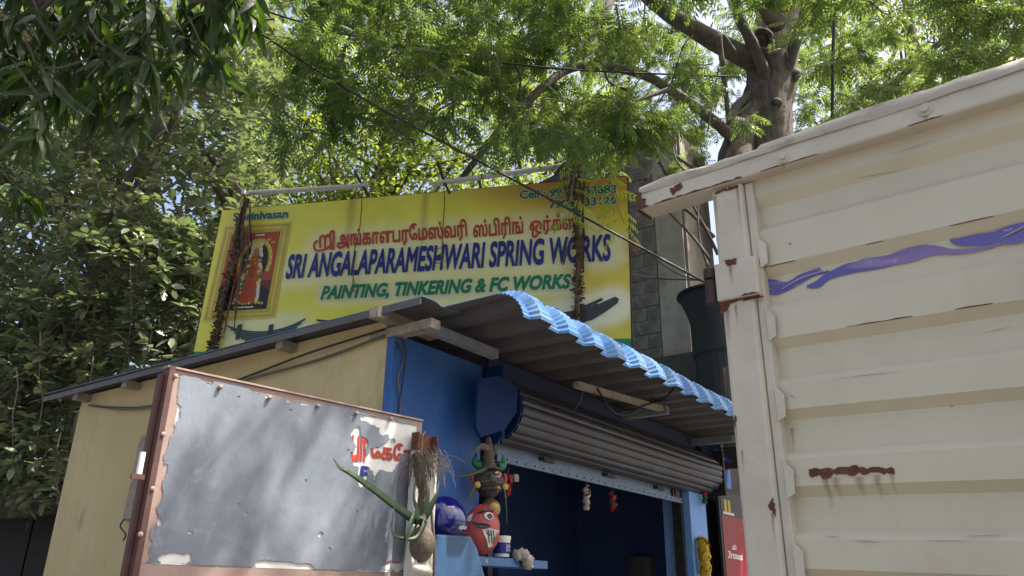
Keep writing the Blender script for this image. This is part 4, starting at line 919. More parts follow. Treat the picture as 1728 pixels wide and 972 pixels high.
b = MB(); b.ball(SF(828, 858, .1), .07, .05, .07, ax=DX, n=18, m=10); tag(b.build('pale_gourd', M['brass'], smooth=True), 'yellowish gourd behind the top of the red mask', 'gourd')
tub = thing('paint_tub', 'small white plastic tub with a blue label on the shelf', 'tub', SF(846, 938, .2))
tb = SF(846, 940, .2); b = MB(); b.tube([tb, tb + Z * .125], [.052, .058], 24); b.build('body', M['white'], tub, smooth=False)
b = MB(); b.tube([tb + Z * .02, tb + Z * .088], [.0545, .0575], 24, cap=False); lb_ = b.build('label_band', M['navyprint'], tub, smooth=True)
b = MB(); b.tube([tb + Z * .108, tb + Z * .13], .061, 24); b.build('lid', M['white'], tub)
mbq = MB()
for k in range(5): mbq.box(tb + N * .058 - U * .03 + Z * (.035 + .009 * k), U * (.05 - .006 * (k % 3)), N * .002, Z * .003)
mbq.build('label_lines', M['whiteprint'], lb_)
b = MB()
b.tube(smooth_line([SF(868, 938, .28), SF(880, 936, .30), SF(889, 942, .32), SF(892, 960, .31)], 7), [.02, .03, .038, .03, .036, .028, .036, .04, .03, .036, .042, .034, .04, .03, .035, .042, .036, .04, .03, .034, .026, .02][:22], 9, wob=.25)
tag(b.build('rag', M['rag'], smooth=True), 'crumpled dirty white rag hanging over the shelf end', 'rag')
bl_ = thing('barrel', 'dark ribbed barrel inside the shop doorway', 'barrel', SF(1092, 990, -1.2))
p = SF(1092, 985, -1.2); b = MB(); b.tube([A(p[0], p[1], z_) for z_ in np.linspace(.08, p[2] + .28, 16)], [.27 + (.012 if i % 3 == 0 else 0) for i in range(16)], 24); b.build('drum', M['barrel'], bl_, smooth=False)
b = MB(); b.tube([A(p[0], p[1], p[2] + .28), A(p[0], p[1], p[2] + .30)], .285, 24); b.build('lid', M['barrel'], bl_)
# tall advertising poster at the right end of the front
PV = .1
po = thing('poster_panel', 'tall red advertising panel in a dark frame at the right end of the shop front', 'poster', SF(1235, 972, PV))
def pr(x, y, e=0.): return SF(x, y, PV + e)
uA, uB = suv(pr(1216, 850))[0], suv(pr(1252, 850))[0]; zTop = suv(pr(1216, 828))[2]
b = MB(); b.box(S(uA - .05, PV - .03, 1.0), U * (uB - uA + .12), N * .028, Z * (zTop - 1.0 + .05)); b.build('backing', M['dark'], po)
b = MB(); b.box(S(uA, PV - .001, 1.0), U * (uB - uA + .05), N * .004, Z * (zTop - .26 - 1.0)); b.build('red_print', M['postred'], po)
b = MB(); b.box(S(uA, PV - .001, zTop - .259), U * (uB - uA + .05), N * .004, Z * .259); b.build('tea_print', M['greyprint'], po)
for du in (.09, .20): b = MB(); b.box(S(uA + du, PV + .004, zTop - .215), U * .075, N * .002, Z * .13); b.build('glass_print', M['gold'], po)
b = MB(); b.box(S(uA + .04, PV + .004, zTop - .245), U * .33, N * .0015, Z * .028); b.build('saucer_print', M['whiteprint'], po)
lettering('lettering', '3roses', pr(1228, 942), pr(1252, 946), pr(1228, 929), N, M['whiteprint'], po, z=.006, bold=.035)
b = MB(); b.poly([pr(1236, 921, .006), pr(1243, 922, .006), pr(1242, 927, .006), pr(1239, 918, .006), pr(1237, 926, .006)]); b.build('crown_print', M['whiteprint'], po)
b = MB(); b.poly([pr(1235, 925, .007), pr(1243, 926, .007), pr(1243, 928, .007), pr(1235, 927, .007)]); b.build('crown_print', M['whiteprint'], po)

# ================================================================ BLOCK WALL, BLACK HOOD, DARK BACKDROP
KP = SL(1150, 350, 5.93); KD, KN_ = heading(-54)                # KD runs away to the left from the corner
KN = -KN_ if KN_[1] > 0 else KN_
wallt = thing('block_wall', 'unfinished grey concrete block wall rising behind the banner', 'wall', A(KP[0], KP[1], 0))
zt = on(1140, 185, KP, KN)[2]
ED = U
b = MB(); o_ = A(KP[0], KP[1], 0) + KN * .012
b.hexa([o_, o_ + ED * 1.1, o_ + ED * 1.1 + KD * 3.2, o_ + KD * 3.2, o_ + Z * (zt - .05), o_ + ED * 1.1 + Z * (zt - .5), o_ + ED * 1.1 + KD * 3.2 + Z * (zt - .6), o_ + KD * 3.2 + Z * (zt - .6)]); b.build('core', M['mortar'], wallt)
bm_ = MB(); bm_.box(A(-.195, 0, -.095), A(.39, 0, 0), A(0, .05, 0), A(0, 0, .19)); meb = bpy.data.meshes.new('block'); meb.from_pydata(bm_.v, [], bm_.f); meb.materials.append(M['block'])
rot = Matrix(((KD[0], KN[0], 0, 0), (KD[1], KN[1], 0, 0), (0, 0, 1, 0), (0, 0, 0, 1)))
bm_ = MB(); bm_.box(A(-.095, 0, -.095), A(.19, 0, 0), A(0, .05, 0), A(0, 0, .19)); meh = bpy.data.meshes.new('block'); meh.from_pydata(bm_.v, [], bm_.f); meh.materials.append(M['block'])
for r_ in range(30):
    z_ = zt - .1 - r_ * .2
    if z_ < 3.2: break
    for c_i in range(-1 if r_ % 2 else 0, 7):
        dd = .42 + .19 + c_i * .4 + (.2 if r_ % 2 else 0)
        if c_i < 0: dd = .51
        if dd > 3.0 or (z_ > zt - .7 and dd > 1.6 + (zt - z_)): continue
        o = bpy.data.objects.new('block', meh if c_i < 0 else meb); COL.objects.link(o); attach(o, wallt)
        pz = A(KP[0], KP[1], z_) + KD * dd - KN * (.03 + RNG.uniform(-.006, .004)); mm = rot.copy(); mm.translation = Vector(pz); o.matrix_basis = mm
b = MB(); b.box(A(KP[0], KP[1], 0) - KN * .028 + ED * .0, KD * .40, KN * .06, Z * (zt - .01)); b.build('plastered_column', M['plaster'], wallt)
b = MB(); rx_ = unit(A(ED[1], -ED[0], 0)); b.box(A(KP[0], KP[1], 0) + ED * .03 , ED * .95, rx_ * .03, Z * (zt - .35)); b.build('rendered_face', M['plaster'], wallt)
# brick ledge in front of the wall foot
lp = SL(1120, 603, 5.80); lw = thing('brick_ledge', 'low dark brick wall behind the roof edge under the black hood', 'wall', A(lp[0], lp[1], 3.0))
b = MB(); b.box(A(lp[0], lp[1], 3.0) + KD * .9 + KN * .022, -KD * 2.0, KN * .07, Z * (lp[2] - 3.02)); b.build('core', M['mortar'], lw)
bm_ = MB(); bm_.box(A(-.105, 0, -.033), A(.21, 0, 0), A(0, .03, 0), A(0, 0, .066)); mek = bpy.data.meshes.new('brick'); mek.from_pydata(bm_.v, [], bm_.f); mek.materials.append(M['brick'])
for r_ in range(8):
    for c_i in range(9):
        o = bpy.data.objects.new('brick', mek); COL.objects.link(o); attach(o, lw)
        mm = rot.copy(); mm.translation = Vector(A(lp[0], lp[1], lp[2] - .05 - r_ * .078) + KD * (.8 - c_i * .225 - (.11 if r_ % 2 else 0)) - KN * RNG.uniform(.0, .008)); o.matrix_basis = mm
# black hood
hp = at(1190, 520, 8.7); hx_ = unit(A(1, .25, 0)); hy_ = A(-hx_[1], hx_[0], 0)
hood = thing('metal_hood', 'black sheet metal hood with a flared rim beside the truck', 'hood', A(hp[0], hp[1], 3.28))
def ringq(c, a, d): return [c - hx_ * a - hy_ * d, c + hx_ * a - hy_ * d, c + hx_ * a + hy_ * d, c - hx_ * a + hy_ * d]
b = MB(); zt_ = at(1190, 500, 8.7)[2]; cc = A(hp[0], hp[1], 0)
zz_ = np.linspace(zt_ - .75, zt_, 12); b.tube([cc + hx_ * .12 + Z * q for q in zz_], [.29 + .13 * max(0, (i - 5) / 6) ** 1.6 for i in range(12)], 28); b.build('hood_body', M['black'], hood, smooth=True)
b = MB(); b.tube([cc + hx_ * .12 + Z * (zt_ + .001), cc + hx_ * .12 + Z * (zt_ + .025)], .435, 28); b.build('rim', M['black'], hood)
b = MB(); b.tube([cc + hx_ * .12 + Z * 3.28, cc + hx_ * .12 + Z * (zt_ - .752)], .27, 24); b.build('duct', M['black'], hood)
# dark shed added to stand in for deep shade behind the workshop
sp_ = at(60, 880, 10.5); backdrop = thing('dark_backdrop', 'dark shed wall standing in for deep shade behind the cream workshop', 'backdrop', A(sp_[0], sp_[1], 0))
b = MB(); b.box(A(sp_[0] - 3.2, sp_[1] - .4, 0), A(5.2, 1.2, 0), A(-.05, .2, 0), Z * 3.0); b.build('wall', M['dark'], backdrop)
for i in range(12):
    b = MB(); b.box(A(sp_[0] - 3.1 + i * .42, sp_[1] - .43 + i * .097, .1), A(.40, .092, 0), A(-.005, .02, 0), Z * 2.8); b.build('plank', M['dark'], backdrop)
b = MB(); b.box(A(sp_[0] - 3.4, sp_[1] - .9, 3.01), A(5.6, 1.3, 0), A(-.2, .9, 0), Z * .06); b.build('roof', M['dark'], backdrop)
wn = thing('window_frame', 'narrow metal window frame beside the far end of the cream wall', 'window', at(125, 720, 9.0))
b = MB(); p0, p1 = at(133, 695, 9.), at(118, 758, 9.)
b.beam(p0, p1, .035, .035, up=A(0, 1, 0)); b.beam(p1, p1 + A(.3, .05, 0), .035, .035); b.beam(p0, p0 + A(.3, .05, 0), .035, .035); b.build('frame', M['wiregrey'], wn)
b = MB(); b.box(p1 + A(0, .02, .02), A(.3, .05, 0), A(0, .01, 0), p0 - p1); b.build('pane', M['barrel'], wn)

# ================================================================ OVERHEAD CABLES
cable('overhead_cable', [at(330, -20, 5.6), at(560, 135, 5.9), at(800, 268, 6.1), at(1000, 374, 6.25), at(1200, 482, 6.4)], .011, M['wire'], 'black overhead cable slanting down across the banner to the truck post')
cable('overhead_cable', [at(360, -10, 6.6), at(560, 52, 6.8), at(760, 93, 7.), at(960, 117, 7.2), at(1250, 130, 7.5)], .011, M['wire'], 'upper overhead cable slanting gently through the tree branches')
cable('overhead_cable', [at(1412, -40, 6.6), at(1406, 80, 6.6), at(1404, 260, 6.6)], .017, M['wire'], 'thick black cable hanging straight down behind the truck rail')
cable('overhead_cable', [B(1063, 460, -.02), at(1110, 470, 7.6), at(1185, 473, 6.9), at(1215, 476, 6.6)], .007, M['wire'], 'thin black wire running from the banner edge to the truck hinge')
cable('overhead_cable', [at(1080, 415, 7.4), at(1110, 440, 7.3), at(1150, 465, 7.1), at(1215, 480, 6.8)], .006, M['wire'], 'thin wire sagging from the dry leaf to the truck hinge')

# ================================================================ TREES
def leaf_template(L_, W_, fold=.25, droop=.15, kind='oval'):
    ts = {'oval': [0, .3, .68, 1], 'lance': [0, .36, 1], 'long': [0, .18, .45, .75, 1]}[kind]
    ws = {'oval': [0, .46, .42, 0], 'lance': [0, .5, 0], 'long': [0, .42, .5, .3, 0]}[kind]
    v = []; ix = []
    for t, w in zip(ts, ws):
        zz = -droop * L_ * t * t
        if w == 0: ix.append((len(v),)); v.append((t * L_, 0, zz))
        else: ix.append((len(v), len(v) + 1, len(v) + 2)); v += [(t * L_, w * W_, zz + fold * w * W_), (t * L_, 0, zz), (t * L_, -w * W_, zz + fold * w * W_)]
    f = [(ix[0][0], ix[1][1], ix[1][0]), (ix[0][0], ix[1][2], ix[1][1])]
    for a, c in zip(ix[1:-2], ix[2:-1]): f += [(a[0], a[1], c[1]), (a[0], c[1], c[0]), (a[1], a[2], c[2]), (a[1], c[2], c[1])]
    e = ix[-2]; f += [(e[0], e[1], ix[-1][0]), (e[1], e[2], ix[-1][0])]
    return np.array(v), f
def frames(D, roll, up=None):
    """rotation matrices whose first column is the unit direction D; roll turns the blade about it"""
    upv = np.tile(Z, (len(D), 1)); y = np.cross(upv, D); l = np.linalg.norm(y, axis=1, keepdims=True); y = np.where(l > 1e-3, y / np.maximum(l, 1e-9), A(1, 0, 0)); z_ = np.cross(D, y)
    c, s_ = np.cos(roll)[:, None], np.sin(roll)[:, None]
    return np.stack([D, y * c + z_ * s_, -y * s_ + z_ * c], 2)
def norm_rows(a): return a / np.linalg.norm(a, axis=1, keepdims=True)
def single_leaves(name, tmpl, Ms, Ps, mat, parent, sel):
    T_, F_ = tmpl; me_ = bpy.data.meshes.new(name); me_.from_pydata(T_.tolist(), [], F_); me_.materials.append(mat)
    for i in sel:
        o = bpy.data.objects.new(name, me_); COL.objects.link(o); attach(o, parent)
        mm = Matrix.Identity(4)
        for a in range(3):
            for c in range(3): mm[a][c] = float(Ms[i][a, c])
        mm.translation = Vector(Ps[i]); o.matrix_basis = mm
def leaves(tmpl, Ms, Ps, mat, parent, n_single=300):
    """the leaves that show largest as objects, the rest as one crown"""
    d = (Ps - EYE) @ R; zz = -d[:, 2]; px = W / 2 + F * d[:, 0] / zz; py = H / 2 - F * d[:, 1] / zz
    vis = (zz > .5) & (px > 0) & (px < W) & (py > 0) & (py < H)
    size = np.where(vis, np.linalg.norm(Ms[:, :, 0], axis=1) / np.maximum(zz, .1), 0); order = np.argsort(-size); sel = order[:n_single]; rest = order[n_single:]
    single_leaves('leaf', tmpl, Ms, Ps, mat, parent, sel)
    bulk('crown', tmpl[0], tmpl[1], Ms[rest], Ps[rest], mat, parent, 'stuff')
def clusters(n, pxr, pyr, dr, keep):
    out = []
    while len(out) < n:
        px, py, d = RNG.uniform(*pxr), RNG.uniform(*pyr), RNG.uniform(*dr)
        if RNG.random() < keep(px, py, d): out.append(at(px, py, d))
    return np.array(out)
def wander(p, q, k, amp):
    c = [p + (q - p) * t for t in np.linspace(0, 1, k)]
    return [c[0]] + [x + RNG.normal(size=3) * amp for x in c[1:-1]] + [c[-1]]

# ---- neem
neem = thing('neem_tree', 'big neem tree with a thick forked trunk and feathery crown behind the truck', 'tree', A(*at(1285, 420, 10)[:2], 0))
D_ = 10.4
tr = smooth_line([A(*at(1270, 420, D_)[:2], 0), A(*at(1272, 420, D_)[:2], 3.), at(1290, 240, D_), at(1300, 150, D_), at(1303, 95, D_), at(1312, 40, D_), at(1332, -60, D_), at(1345, -200, D_ + .1)], 6)
rad = np.interp(np.linspace(0, 7, len(tr)), [0, 1, 2, 3, 4, 5, 6, 7], [.70, .52, .42, .385, .40, .37, .32, .25])
b = MB(); b.tube(tr, rad, 36, rib=lambda a, i: .035 * math.sin(5 * a + i * .25) + .02 * math.sin(11 * a - i * .4) + RNG.uniform(-.018, .018)); b.build('trunk', M['bark'], neem, smooth=True)
def limb(pts, r0, r1, mat='barklt', n=10, k=5):
    l = smooth_line(pts, k); b = MB(); b.tube(l, np.linspace(r0, r1, len(l)), n, wob=.06); b.build('limb', M[mat], neem, smooth=True); return l
limb([at(1252, 420, 9.9), at(1240, 290, 10.), at(1252, 225, 10.15), at(1290, 150, 10.3)], .34, .14, 'bark', 14)
limbs = [limb([at(1300, 120, 10.3), at(1240, 88, 10.1), at(1180, 54, 9.9), at(1120, 16, 9.8), at(1060, -40, 9.6), at(980, -120, 9.)], .18, .10),
         limb([at(1275, 275, 10.2), at(1245, 240, 9.95), at(1205, 205, 9.7), at(1150, 165, 9.45), at(1095, 130, 9.3), at(1020, 112, 9.1), at(950, 122, 8.8), at(860, 200, 8.6), at(780, 300, 8.7)], .10, .04),
         limb([at(1302, 175, 10.3), at(1285, 110, 10.05), at(1258, 50, 9.9), at(1242, 15, 9.8), at(1234, -60, 9.7)], .11, .07),
         limb([at(1312, 190, 10.4), at(1330, 110, 10.1), at(1350, 50, 9.9), at(1364, 0, 9.8), at(1378, -80, 9.7)], .11, .07),
         limb([at(1310, 260, 10.3), at(1380, 220, 9.5), at(1440, 180, 9.2), at(1500, 145, 9.), at(1600, 60, 8.6)], .08, .04),
         limb([at(1255, 250, 10.), at(1234, 215, 10.), at(1242, 182, 10.1), at(1266, 160, 10.2)], .08, .07),
         limb([at(1240, 90, 9.5), at(1215, 60, 9.3), at(1222, 130, 9.4), at(1230, 210, 9.5)], .045, .035),
         limb([at(1040, -20, 8.8), at(1000, 60, 8.2), at(960, 110, 7.8), at(900, 165, 7.5), at(830, 235, 7.4)], .07, .025),
         limb([at(900, 165, 7.5), at(870, 230, 7.6), at(880, 290, 7.8)], .03, .015), limb([at(1130, 150, 8.9), at(1060, 175, 8.6), at(990, 200, 8.4)], .035, .015),
         limb([at(1225, 320, 9.3), at(1150, 270, 8.8), at(1080, 225, 8.3), at(1020, 205, 8.)], .03, .012), limb([at(1200, 330, 9.2), at(1130, 300, 9.), at(1105, 250, 8.9)], .03, .015),
         limb([at(1205, 400, 9.2), at(1165, 360, 9.), at(1120, 330, 8.9)], .028, .012), limb([at(1212, 430, 9.), at(1190, 385, 8.9), at(1160, 330, 8.9)], .026, .014),
         limb([at(1200, 440, 8.), at(1165, 395, 8.2), at(1120, 350, 8.4)], .02, .012), limb([at(1195, 450, 8.4), at(1180, 400, 8.6), at(1178, 340, 8.8)], .016, .012)]
for i in range(26):
    a0 = at(RNG.uniform(760, 1230), RNG.uniform(150, 330), RNG.uniform(7.2, 8.6)) if i < 18 else at(RNG.uniform(500, 760), RNG.uniform(60, 240), RNG.uniform(6.6, 7.6))
    e = A(RNG.uniform(-.9, .5), RNG.uniform(-.5, .3), RNG.uniform(.2, .9)); limb(wander(a0, a0 + e, 4, .06), RNG.uniform(.012, .024), .006, 'barkpale' if i % 3 == 0 else 'barklt', 6, 4)
b = MB()
kc = at(1284, 70, 9.98); b.ball(kc, .13, .06, .16, n=14, m=10, fn=lambda th, ph: 1 + .12 * math.sin(4 * ph)); b.build('knot_hole', M['hole'], neem, smooth=True)  # dark bulge stands in for the shade inside the hole
b = MB(); b.tube([kc + A(.17 * math.cos(t), -.02, .2 * math.sin(t)) for t in np.linspace(0, 2 * math.pi, 20)], .055, 8, wob=.2); b.build('knot_rim', M['bark'], neem, smooth=True)
b = MB(); b.ball(at(1338, 126, 10.2), .12, .12, .14, n=12, m=8, fn=lambda th, ph: 1 + .2 * math.sin(3 * ph + 2 * th)); b.build('burl', M['bark'], neem, smooth=True); b = MB(); b.ball(at(1311, 172, 9.98), .085, .06, .07, n=12, m=8); b.build('burl', M['bark'], neem, smooth=True)

# pinnate neem leaf: a curved rachis with paired leaflets
def frond(npair=6, L_=.235):
    V_, F_ = [], []; lt, lf = leaf_template(.060, .018, .2, .25, 'lance')
    for i in range(npair):
        t = .2 + .75 * i / (npair - 1); base = A(t * L_, 0, -.22 * L_ * t * t)
        for sg in (-1, 1):
            a = sg * (1.05 - .35 * t); sc = .75 + .5 * math.sin(math.pi * (.15 + .8 * t)); dz = -.35
            x = unit(A(math.cos(a), math.sin(a), dz)); y = unit(np.cross(Z, x)); z_ = np.cross(x, y); k = len(V_)
            V_ += [base + (x * p[0] + y * p[1] + z_ * p[2]) * sc for p in lt]; F_ += [tuple(k + q for q in f) for f in lf]
    x = unit(A(1, 0, -.45)); y = A(0, 1, 0); z_ = np.cross(x, y); k = len(V_); V_ += [A(.97 * L_, 0, -.21 * L_) + x * p[0] + y * p[1] + z_ * p[2] for p in lt]; F_ += [tuple(k + q for q in f) for f in lf]
    k = len(V_); pts = [A(t * L_, 0, -.22 * L_ * t * t) for t in np.linspace(0, 1, 4)]
    for p in pts: V_ += [p + A(0, .003, 0), p - A(0, .003, 0)]
    for i in range(3): F_ += [(k + 2 * i, k + 2 * i + 1, k + 2 * i + 2), (k + 2 * i + 1, k + 2 * i + 3, k + 2 * i + 2)]
    return np.array(V_), F_
FR = frond()
def neem_keep(px, py, d):
    if px < 850 and d > 8: return 0
    if py < -40 and d > 8.5: return 0
    if d < 8.4 and py > 225 and px > 330: return 0
    for (x0, y0, x1, y1, rr_) in ((1260, 100, 1070, -20, 52), (1240, 235, 1100, 130, 46), (1100, 130, 960, 120, 34)):
        t = min(1, max(0, ((px - x0) * (x1 - x0) + (py - y0) * (y1 - y0)) / ((x1 - x0) ** 2 + (y1 - y0) ** 2)))
        if d < 10.5 and math.hypot(px - x0 - t * (x1 - x0), py - y0 - t * (y1 - y0)) < rr_ and RNG.random() < .93: return 0
    if py < -120 and px < 1000 and RNG.random() > .2: return 0
    k = 1.
    k *= 1 - .7 * math.exp(-((px - 1120) / 130) ** 2 - ((py - 230) / 75) ** 2)
    k *= 1 - .9 * math.exp(-((px - 455) / 45) ** 2 - ((py - 10) / 40) ** 2)
    k *= 1 - .985 * math.exp(-((px - 1290) / 62) ** 4 - ((py - 130) / 190) ** 4) * (d < 10.2)
    k *= 1 - .8 * math.exp(-((px - 1170) / 90) ** 2 - ((py - 60) / 60) ** 2) * (d < 9)
    if px < 470: k *= max(0, (px - 350) / 120)
    if py > 300: k *= .25
    return k
cl = np.concatenate([clusters(390, (350, 1800), (-420, 330), (5.8, 11.5), neem_keep), clusters(120, (480, 1180), (-60, 300), (5.8, 9.5), neem_keep)])
# the crown reaches over the street and shades the shop front
over = np.stack([RNG.uniform(-.8, 6.5, 210), RNG.uniform(1.8, 6.0, 210), RNG.uniform(6.6, 9.2, 210)], 1)
fill = np.concatenate([clusters(75, (1000, 1250), (40, 270), (10.8, 12.6), lambda *a: 1.), clusters(40, (1330, 1500), (-20, 230), (10.8, 12.6), lambda *a: 1.)])
cl = np.concatenate([cl, over, fill])
limb([at(1312, 40, 9.8), A(3.0, 8.2, 9.6), A(2.6, 6.2, 8.8), A(2.0, 4.2, 8.2), A(1.2, 2.6, 7.9)], .14, .04)
limb([at(1325, 10, 9.8), A(4.2, 8., 10.), A(4.6, 6., 9.2), A(4.8, 3.6, 8.6)], .13, .04)
P_, Dn = [], []
tw = MB()
for c in cl:
    dirn = unit(A(RNG.normal(), RNG.normal(), RNG.uniform(-.7, .2))); ln = RNG.uniform(.35, .7)
    a0 = c - dirn * ln * .5; tw.tube(wander(a0, c + dirn * ln * .5, 4, .03), [.011, .009, .007, .004], 4, cap=False)
    for k in range(int(RNG.integers(20, 32))):
        t = RNG.random() ** .7; p = a0 + dirn * ln * t + RNG.normal(size=3) * .04
        e = unit(RNG.normal(size=3) * A(1, 1, .45) + dirn * .6 - Z * .25); P_.append(p); Dn.append(e)
tw.build('twigs', M['barkpale'], neem, kind='stuff')
P_ = np.array(P_); Dn = np.array(Dn); Ms = frames(Dn, RNG.normal(0, .5, len(P_))) * RNG.uniform(.75, 1.3, len(P_))[:, None, None]
leaves(FR, Ms, P_, M['leaf_neem'], neem)
# low sprig hanging in front of the banner corner
spg = thing('neem_sprig', 'bright green neem sprig drooping over the banner corner', 'sprig', B(1000, 300, .3))
stem = [[B(1000, 225, .5), B(1010, 270, .45), B(1030, 320, .42), B(1045, 365, .4), B(1060, 405, .38)], [B(1010, 270, .45), B(985, 300, .4), B(975, 345, .36), B(968, 390, .3)], [B(1010, 280, .45), B(1040, 270, .4), B(1062, 300, .38)], [B(1040, 230, .5), B(1020, 250, .45), B(985, 262, .4)]]
b = MB(); P2, D2 = [], []
for s_ in stem:
    l = smooth_line(s_, 6); b.tube(l, np.linspace(.009, .004, len(l)), 5, cap=False)
    for i in range(2, len(l), 2):
        for sg in (-1, 1): P2.append(l[i]); D2.append(unit(BD * sg * RNG.uniform(.5, 1.1) + BN * RNG.uniform(-.3, .6) - Z * RNG.uniform(.1, .7)))
b.build('stem', M['barkpale'], spg)
Ms2 = frames(np.array(D2), RNG.normal(0, .5, len(P2))) * RNG.uniform(.8, 1.2, len(P2))[:, None, None]
M['leaf_sprig'] = leafmat('sunlit_neem_leaf', (.26, .40, .05), (.20, .34, .05), (.60, .70, .06), .55)  # brighter copy of the neem leaf, sunlight put into its colour
single_leaves('leaf', FR, Ms2, np.array(P2), M['leaf_sprig'], spg, range(len(P2)))
# dead brown leaf caught beside the banner edge
b = MB()
for i in range(9): p = B(1064, 412, .1) + BD * RNG.uniform(-.02, .08); b.tube([p, p + BD * RNG.uniform(.0, .12) - Z * RNG.uniform(.04, .18)], [.02, .003], 4)
tag(b.build('dead_leaf', pmat('rusty_dead_leaf', (.30, .10, .035), rough=.8)), 'curled orange brown dead leaf caught on the banner edge', 'dead leaf')

# ---- trees further back, seen through the neem
def back_tree(base_px, d, pxr, pyr, n, label, mat, size=.12):
    t = thing('background_tree', label, 'tree', A(*at(base_px, 500, d)[:2], 0), 'trees behind the workshop')
    foot = A(*at(base_px, 500, d)[:2], 0); top_ = at(base_px + 10, pyr[0] + 60, d)
    b = MB(); l = smooth_line(wander(foot, top_, 6, .15), 4); b.tube(l, np.linspace(.3, .1, len(l)), 12, wob=.08); b.build('trunk', M['bark'], t, smooth=True)
    cl = np.array([at(RNG.uniform(*pxr), RNG.uniform(*pyr), d + RNG.uniform(-1.6, 1.6)) for _ in range(n)])
    b = MB()
    for c in cl[::6]: s_ = l[int(len(l) * RNG.uniform(.5, .95))]; b.tube(wander(s_, c, 4, .12), [.06, .045, .03, .015], 5, cap=False)
    b.build('limbs', M['barklt'], t)
    per = 70; P_ = np.repeat(cl, per, 0) + RNG.normal(0, .34, (n * per, 3)); Dn = norm_rows(RNG.normal(size=P_.shape) * A(1, 1, .6) - A(0, 0, .3))
    bulk('crown', *leaf_template(size, size * .42, .2, .2, 'oval'), frames(Dn, RNG.normal(0, .7, len(P_))) * RNG.uniform(.7, 1.3, len(P_))[:, None, None], P_, mat, t, 'stuff')
back_tree(640, 15, (420, 900), (60, 400), 340, 'yellow green leafy tree behind the middle of the banner', M['leaf_back'])
back_tree(980, 17, (780, 1060), (100, 400), 130, 'leafy tree behind the right half of the banner', M['leaf_back'])
back_tree(1520, 15, (1330, 1800), (-60, 330), 190, 'yellow green leafy tree behind the truck rail', M['leaf_back'])
back_tree(200, 17, (-150, 520), (-40, 780), 420, 'dense dark leafy tree behind the hanging ficus foliage', M['leaf_dark'], .19)

# ---- ficus at the left
fic = thing('ficus_tree', 'dense ficus tree with oval pale green leaves left of the banner', 'tree', A(*at(40, 880, 10.8)[:2], 0))
b = MB(); l = smooth_line([A(*at(-60, 880, 11.)[:2], 0), at(-20, 900, 11.), at(60, 640, 11.), at(180, 480, 11.), at(240, 330, 11.2), at(300, 150, 11.5), at(340, -50, 12)], 5)
b.tube(l, np.linspace(.34, .12, len(l)), 14, wob=.06); b.build('trunk', M['barklt'], fic, smooth=True)
for pts, r0, r1 in (([at(-120, 705, 9.8), at(20, 700, 9.7), at(110, 672, 9.9), at(200, 600, 10.4), at(260, 560, 11)], .2, .1), ([at(-100, 850, 10.), at(60, 850, 10.), at(140, 830, 10.2)], .2, .14), ([at(290, 480, 10.6), at(360, 380, 10.4), at(395, 330, 10.2), at(350, 260, 10)], .08, .05),
                    ([at(170, 420, 10), at(195, 350, 9.8), at(250, 240, 9.8), at(310, 100, 9.9)], .07, .05), ([at(240, 330, 10.4), at(300, 180, 10.2), at(330, 60, 10)], .06, .03), ([at(380, 340, 10.2), at(350, 290, 10), at(340, 240, 9.8)], .06, .04)):
    b = MB(); l = smooth_line(pts, 5); b.tube(l, np.linspace(r0, r1, len(l)), 10, wob=.06); b.build('limb', M['barklt'], fic, smooth=True)
LT = leaf_template(.15, .072, .18, .12, 'oval')
def fic_keep(px, py, d):
    k = 1.
    if py > 610 and px > 170: return 0
    if py > 680: k *= .5
    if px > 380 and d < 8.9: return 0
    if px > 330 and py > 600: return 0
    return k
cl = clusters(980, (-220, 480), (20, 800), (8.9, 11.6), fic_keep)
cl = np.concatenate([cl, clusters(120, (-160, 150), (520, 840), (8.9, 9.8), lambda *a: 1.), clusters(70, (100, 330), (380, 640), (8.9, 9.3), lambda x, y, d: y < 690 - .28 * x)])
P_, Dn = [], []; tw = MB()
for c in cl:
    d0 = unit(A(RNG.normal() * .6, RNG.normal() * .6 - .2, RNG.uniform(-1.2, .1))); ln = RNG.uniform(.4, .9); a0 = c - d0 * ln * .5
    tw.tube(wander(a0, c + d0 * ln * .5, 4, .03), [.012, .01, .008, .004], 4, cap=False)
    for k in range(int(RNG.integers(22, 38))):
        t = RNG.random(); e = unit(RNG.normal(size=3) * A(1, 1, .4) + d0 * .4 + A(.15, -.3, .05)); P_.append(a0 + d0 * ln * t + e * .04 + RNG.normal(size=3) * .03); Dn.append(e)
tw.build('twigs', M['barkpale'], fic, kind='stuff')
for px, y0, y1, d in ((212, 440, 690, 8.9), (352, 520, 745, 8.8), (325, 560, 700, 9.), (150, 600, 830, 8.7), (480, 440, 640, 9.6), (240, 60, 190, 9.), (20, 620, 800, 8.8), (410, 620, 640, 9), (95, 730, 850, 8.7), (60, 560, 760, 8.8)):
    a0, a1 = at(px + 8, y0, d), at(px, y1, d); l = wander(a0, a1, 6, .03); b = MB(); b.tube(l, .008, 5, cap=False); b.build('hanging_twig', M['barkpale'], fic)
    for k in range(26):
        t = RNG.random() ** .55; i = min(int(t * 5), 4); p = l[i] + (l[i + 1] - l[i]) * (t * 5 - i)
        e = unit(RNG.normal(size=3) * A(1, .7, .3) - A(0, .3, .1)); P_.append(p + e * .02); Dn.append(e)
P_ = np.array(P_); Dn = np.array(Dn)
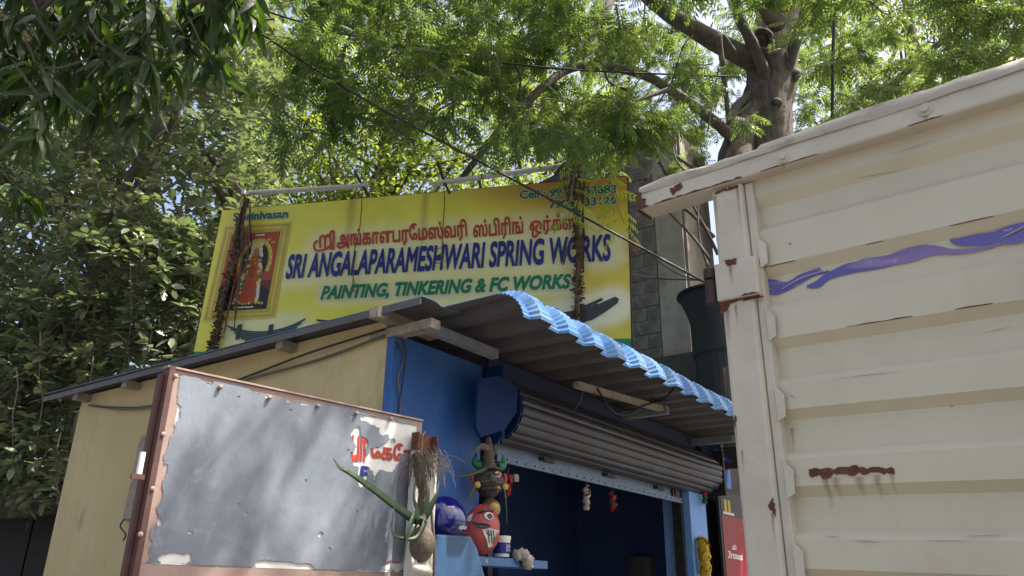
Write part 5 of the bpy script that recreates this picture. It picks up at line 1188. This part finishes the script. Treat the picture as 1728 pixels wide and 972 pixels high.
leaves(LT, frames(Dn, RNG.normal(0, .45, len(P_))) * RNG.uniform(.7, 1.35, len(P_))[:, None, None], P_, M['leaf_ficus'], fic)

# ---- mango boughs overhead at the left
man = thing('mango_tree', 'mango tree with long dark drooping leaves at the top left', 'tree', A(-4.6, 3.4, 0))
b = MB(); l = smooth_line([A(-4.6, 3.4, 0), A(-4.5, 3.5, 1.5), A(-4.3, 3.6, 3.2), A(-3.9, 3.8, 4.6)], 5); b.tube(l, np.linspace(.3, .17, len(l)), 12, wob=.06); b.build('trunk', M['bark'], man, smooth=True)
LM = leaf_template(.235, .052, .22, .42, 'long')
def man_keep(px, py, d):
    lim = np.interp(px, [-300, 0, 130, 260, 350, 450], [330, 215, 190, 150, 110, 20]); return 1. if py < lim else 0.
cl = np.concatenate([clusters(430, (-300, 430), (-330, 260), (3.7, 5.4), man_keep), clusters(200, (-100, 700), (-900, -330), (3.7, 6), lambda *a: 1.)])
cl = np.concatenate([cl, np.array([at(60, 215, 3.7), at(75, 205, 3.8), at(360, 115, 4.2), at(225, 200, 4.4), at(330, 90, 4.), at(40, 330, 5.), at(380, 60, 4.6), at(250, 150, 4.3)])])
P_, Dn = [], []; tw = MB(); hub = A(-3.9, 3.8, 4.6)
for n_, c in enumerate(cl):
    d0 = unit(A(RNG.normal() * .5, RNG.normal() * .5, RNG.uniform(-.9, .1))); a0 = c - d0 * .35; tw.tube(wander(a0, c, 3, .02), [.01, .008, .006], 4, cap=False)
    if n_ % 14 == 0: tw.tube(wander(hub + RNG.normal(size=3) * .1, a0, 5, .12), [.026, .02, .016, .012, .008], 6, cap=False)
    for k in range(int(RNG.integers(9, 15))):
        e = unit(RNG.normal(size=3) * A(1, 1, .3) + d0 * .7 - Z * .75); P_.append(c + e * .015 - d0 * RNG.uniform(0, .12)); Dn.append(e)
tw.build('twigs', M['barklt'], man, kind='stuff')
P_ = np.array(P_); Dn = np.array(Dn)
leaves(LM, frames(Dn, RNG.normal(0, .6, len(P_))) * RNG.uniform(.7, 1.25, len(P_))[:, None, None], P_, M['leaf_mango'], man)
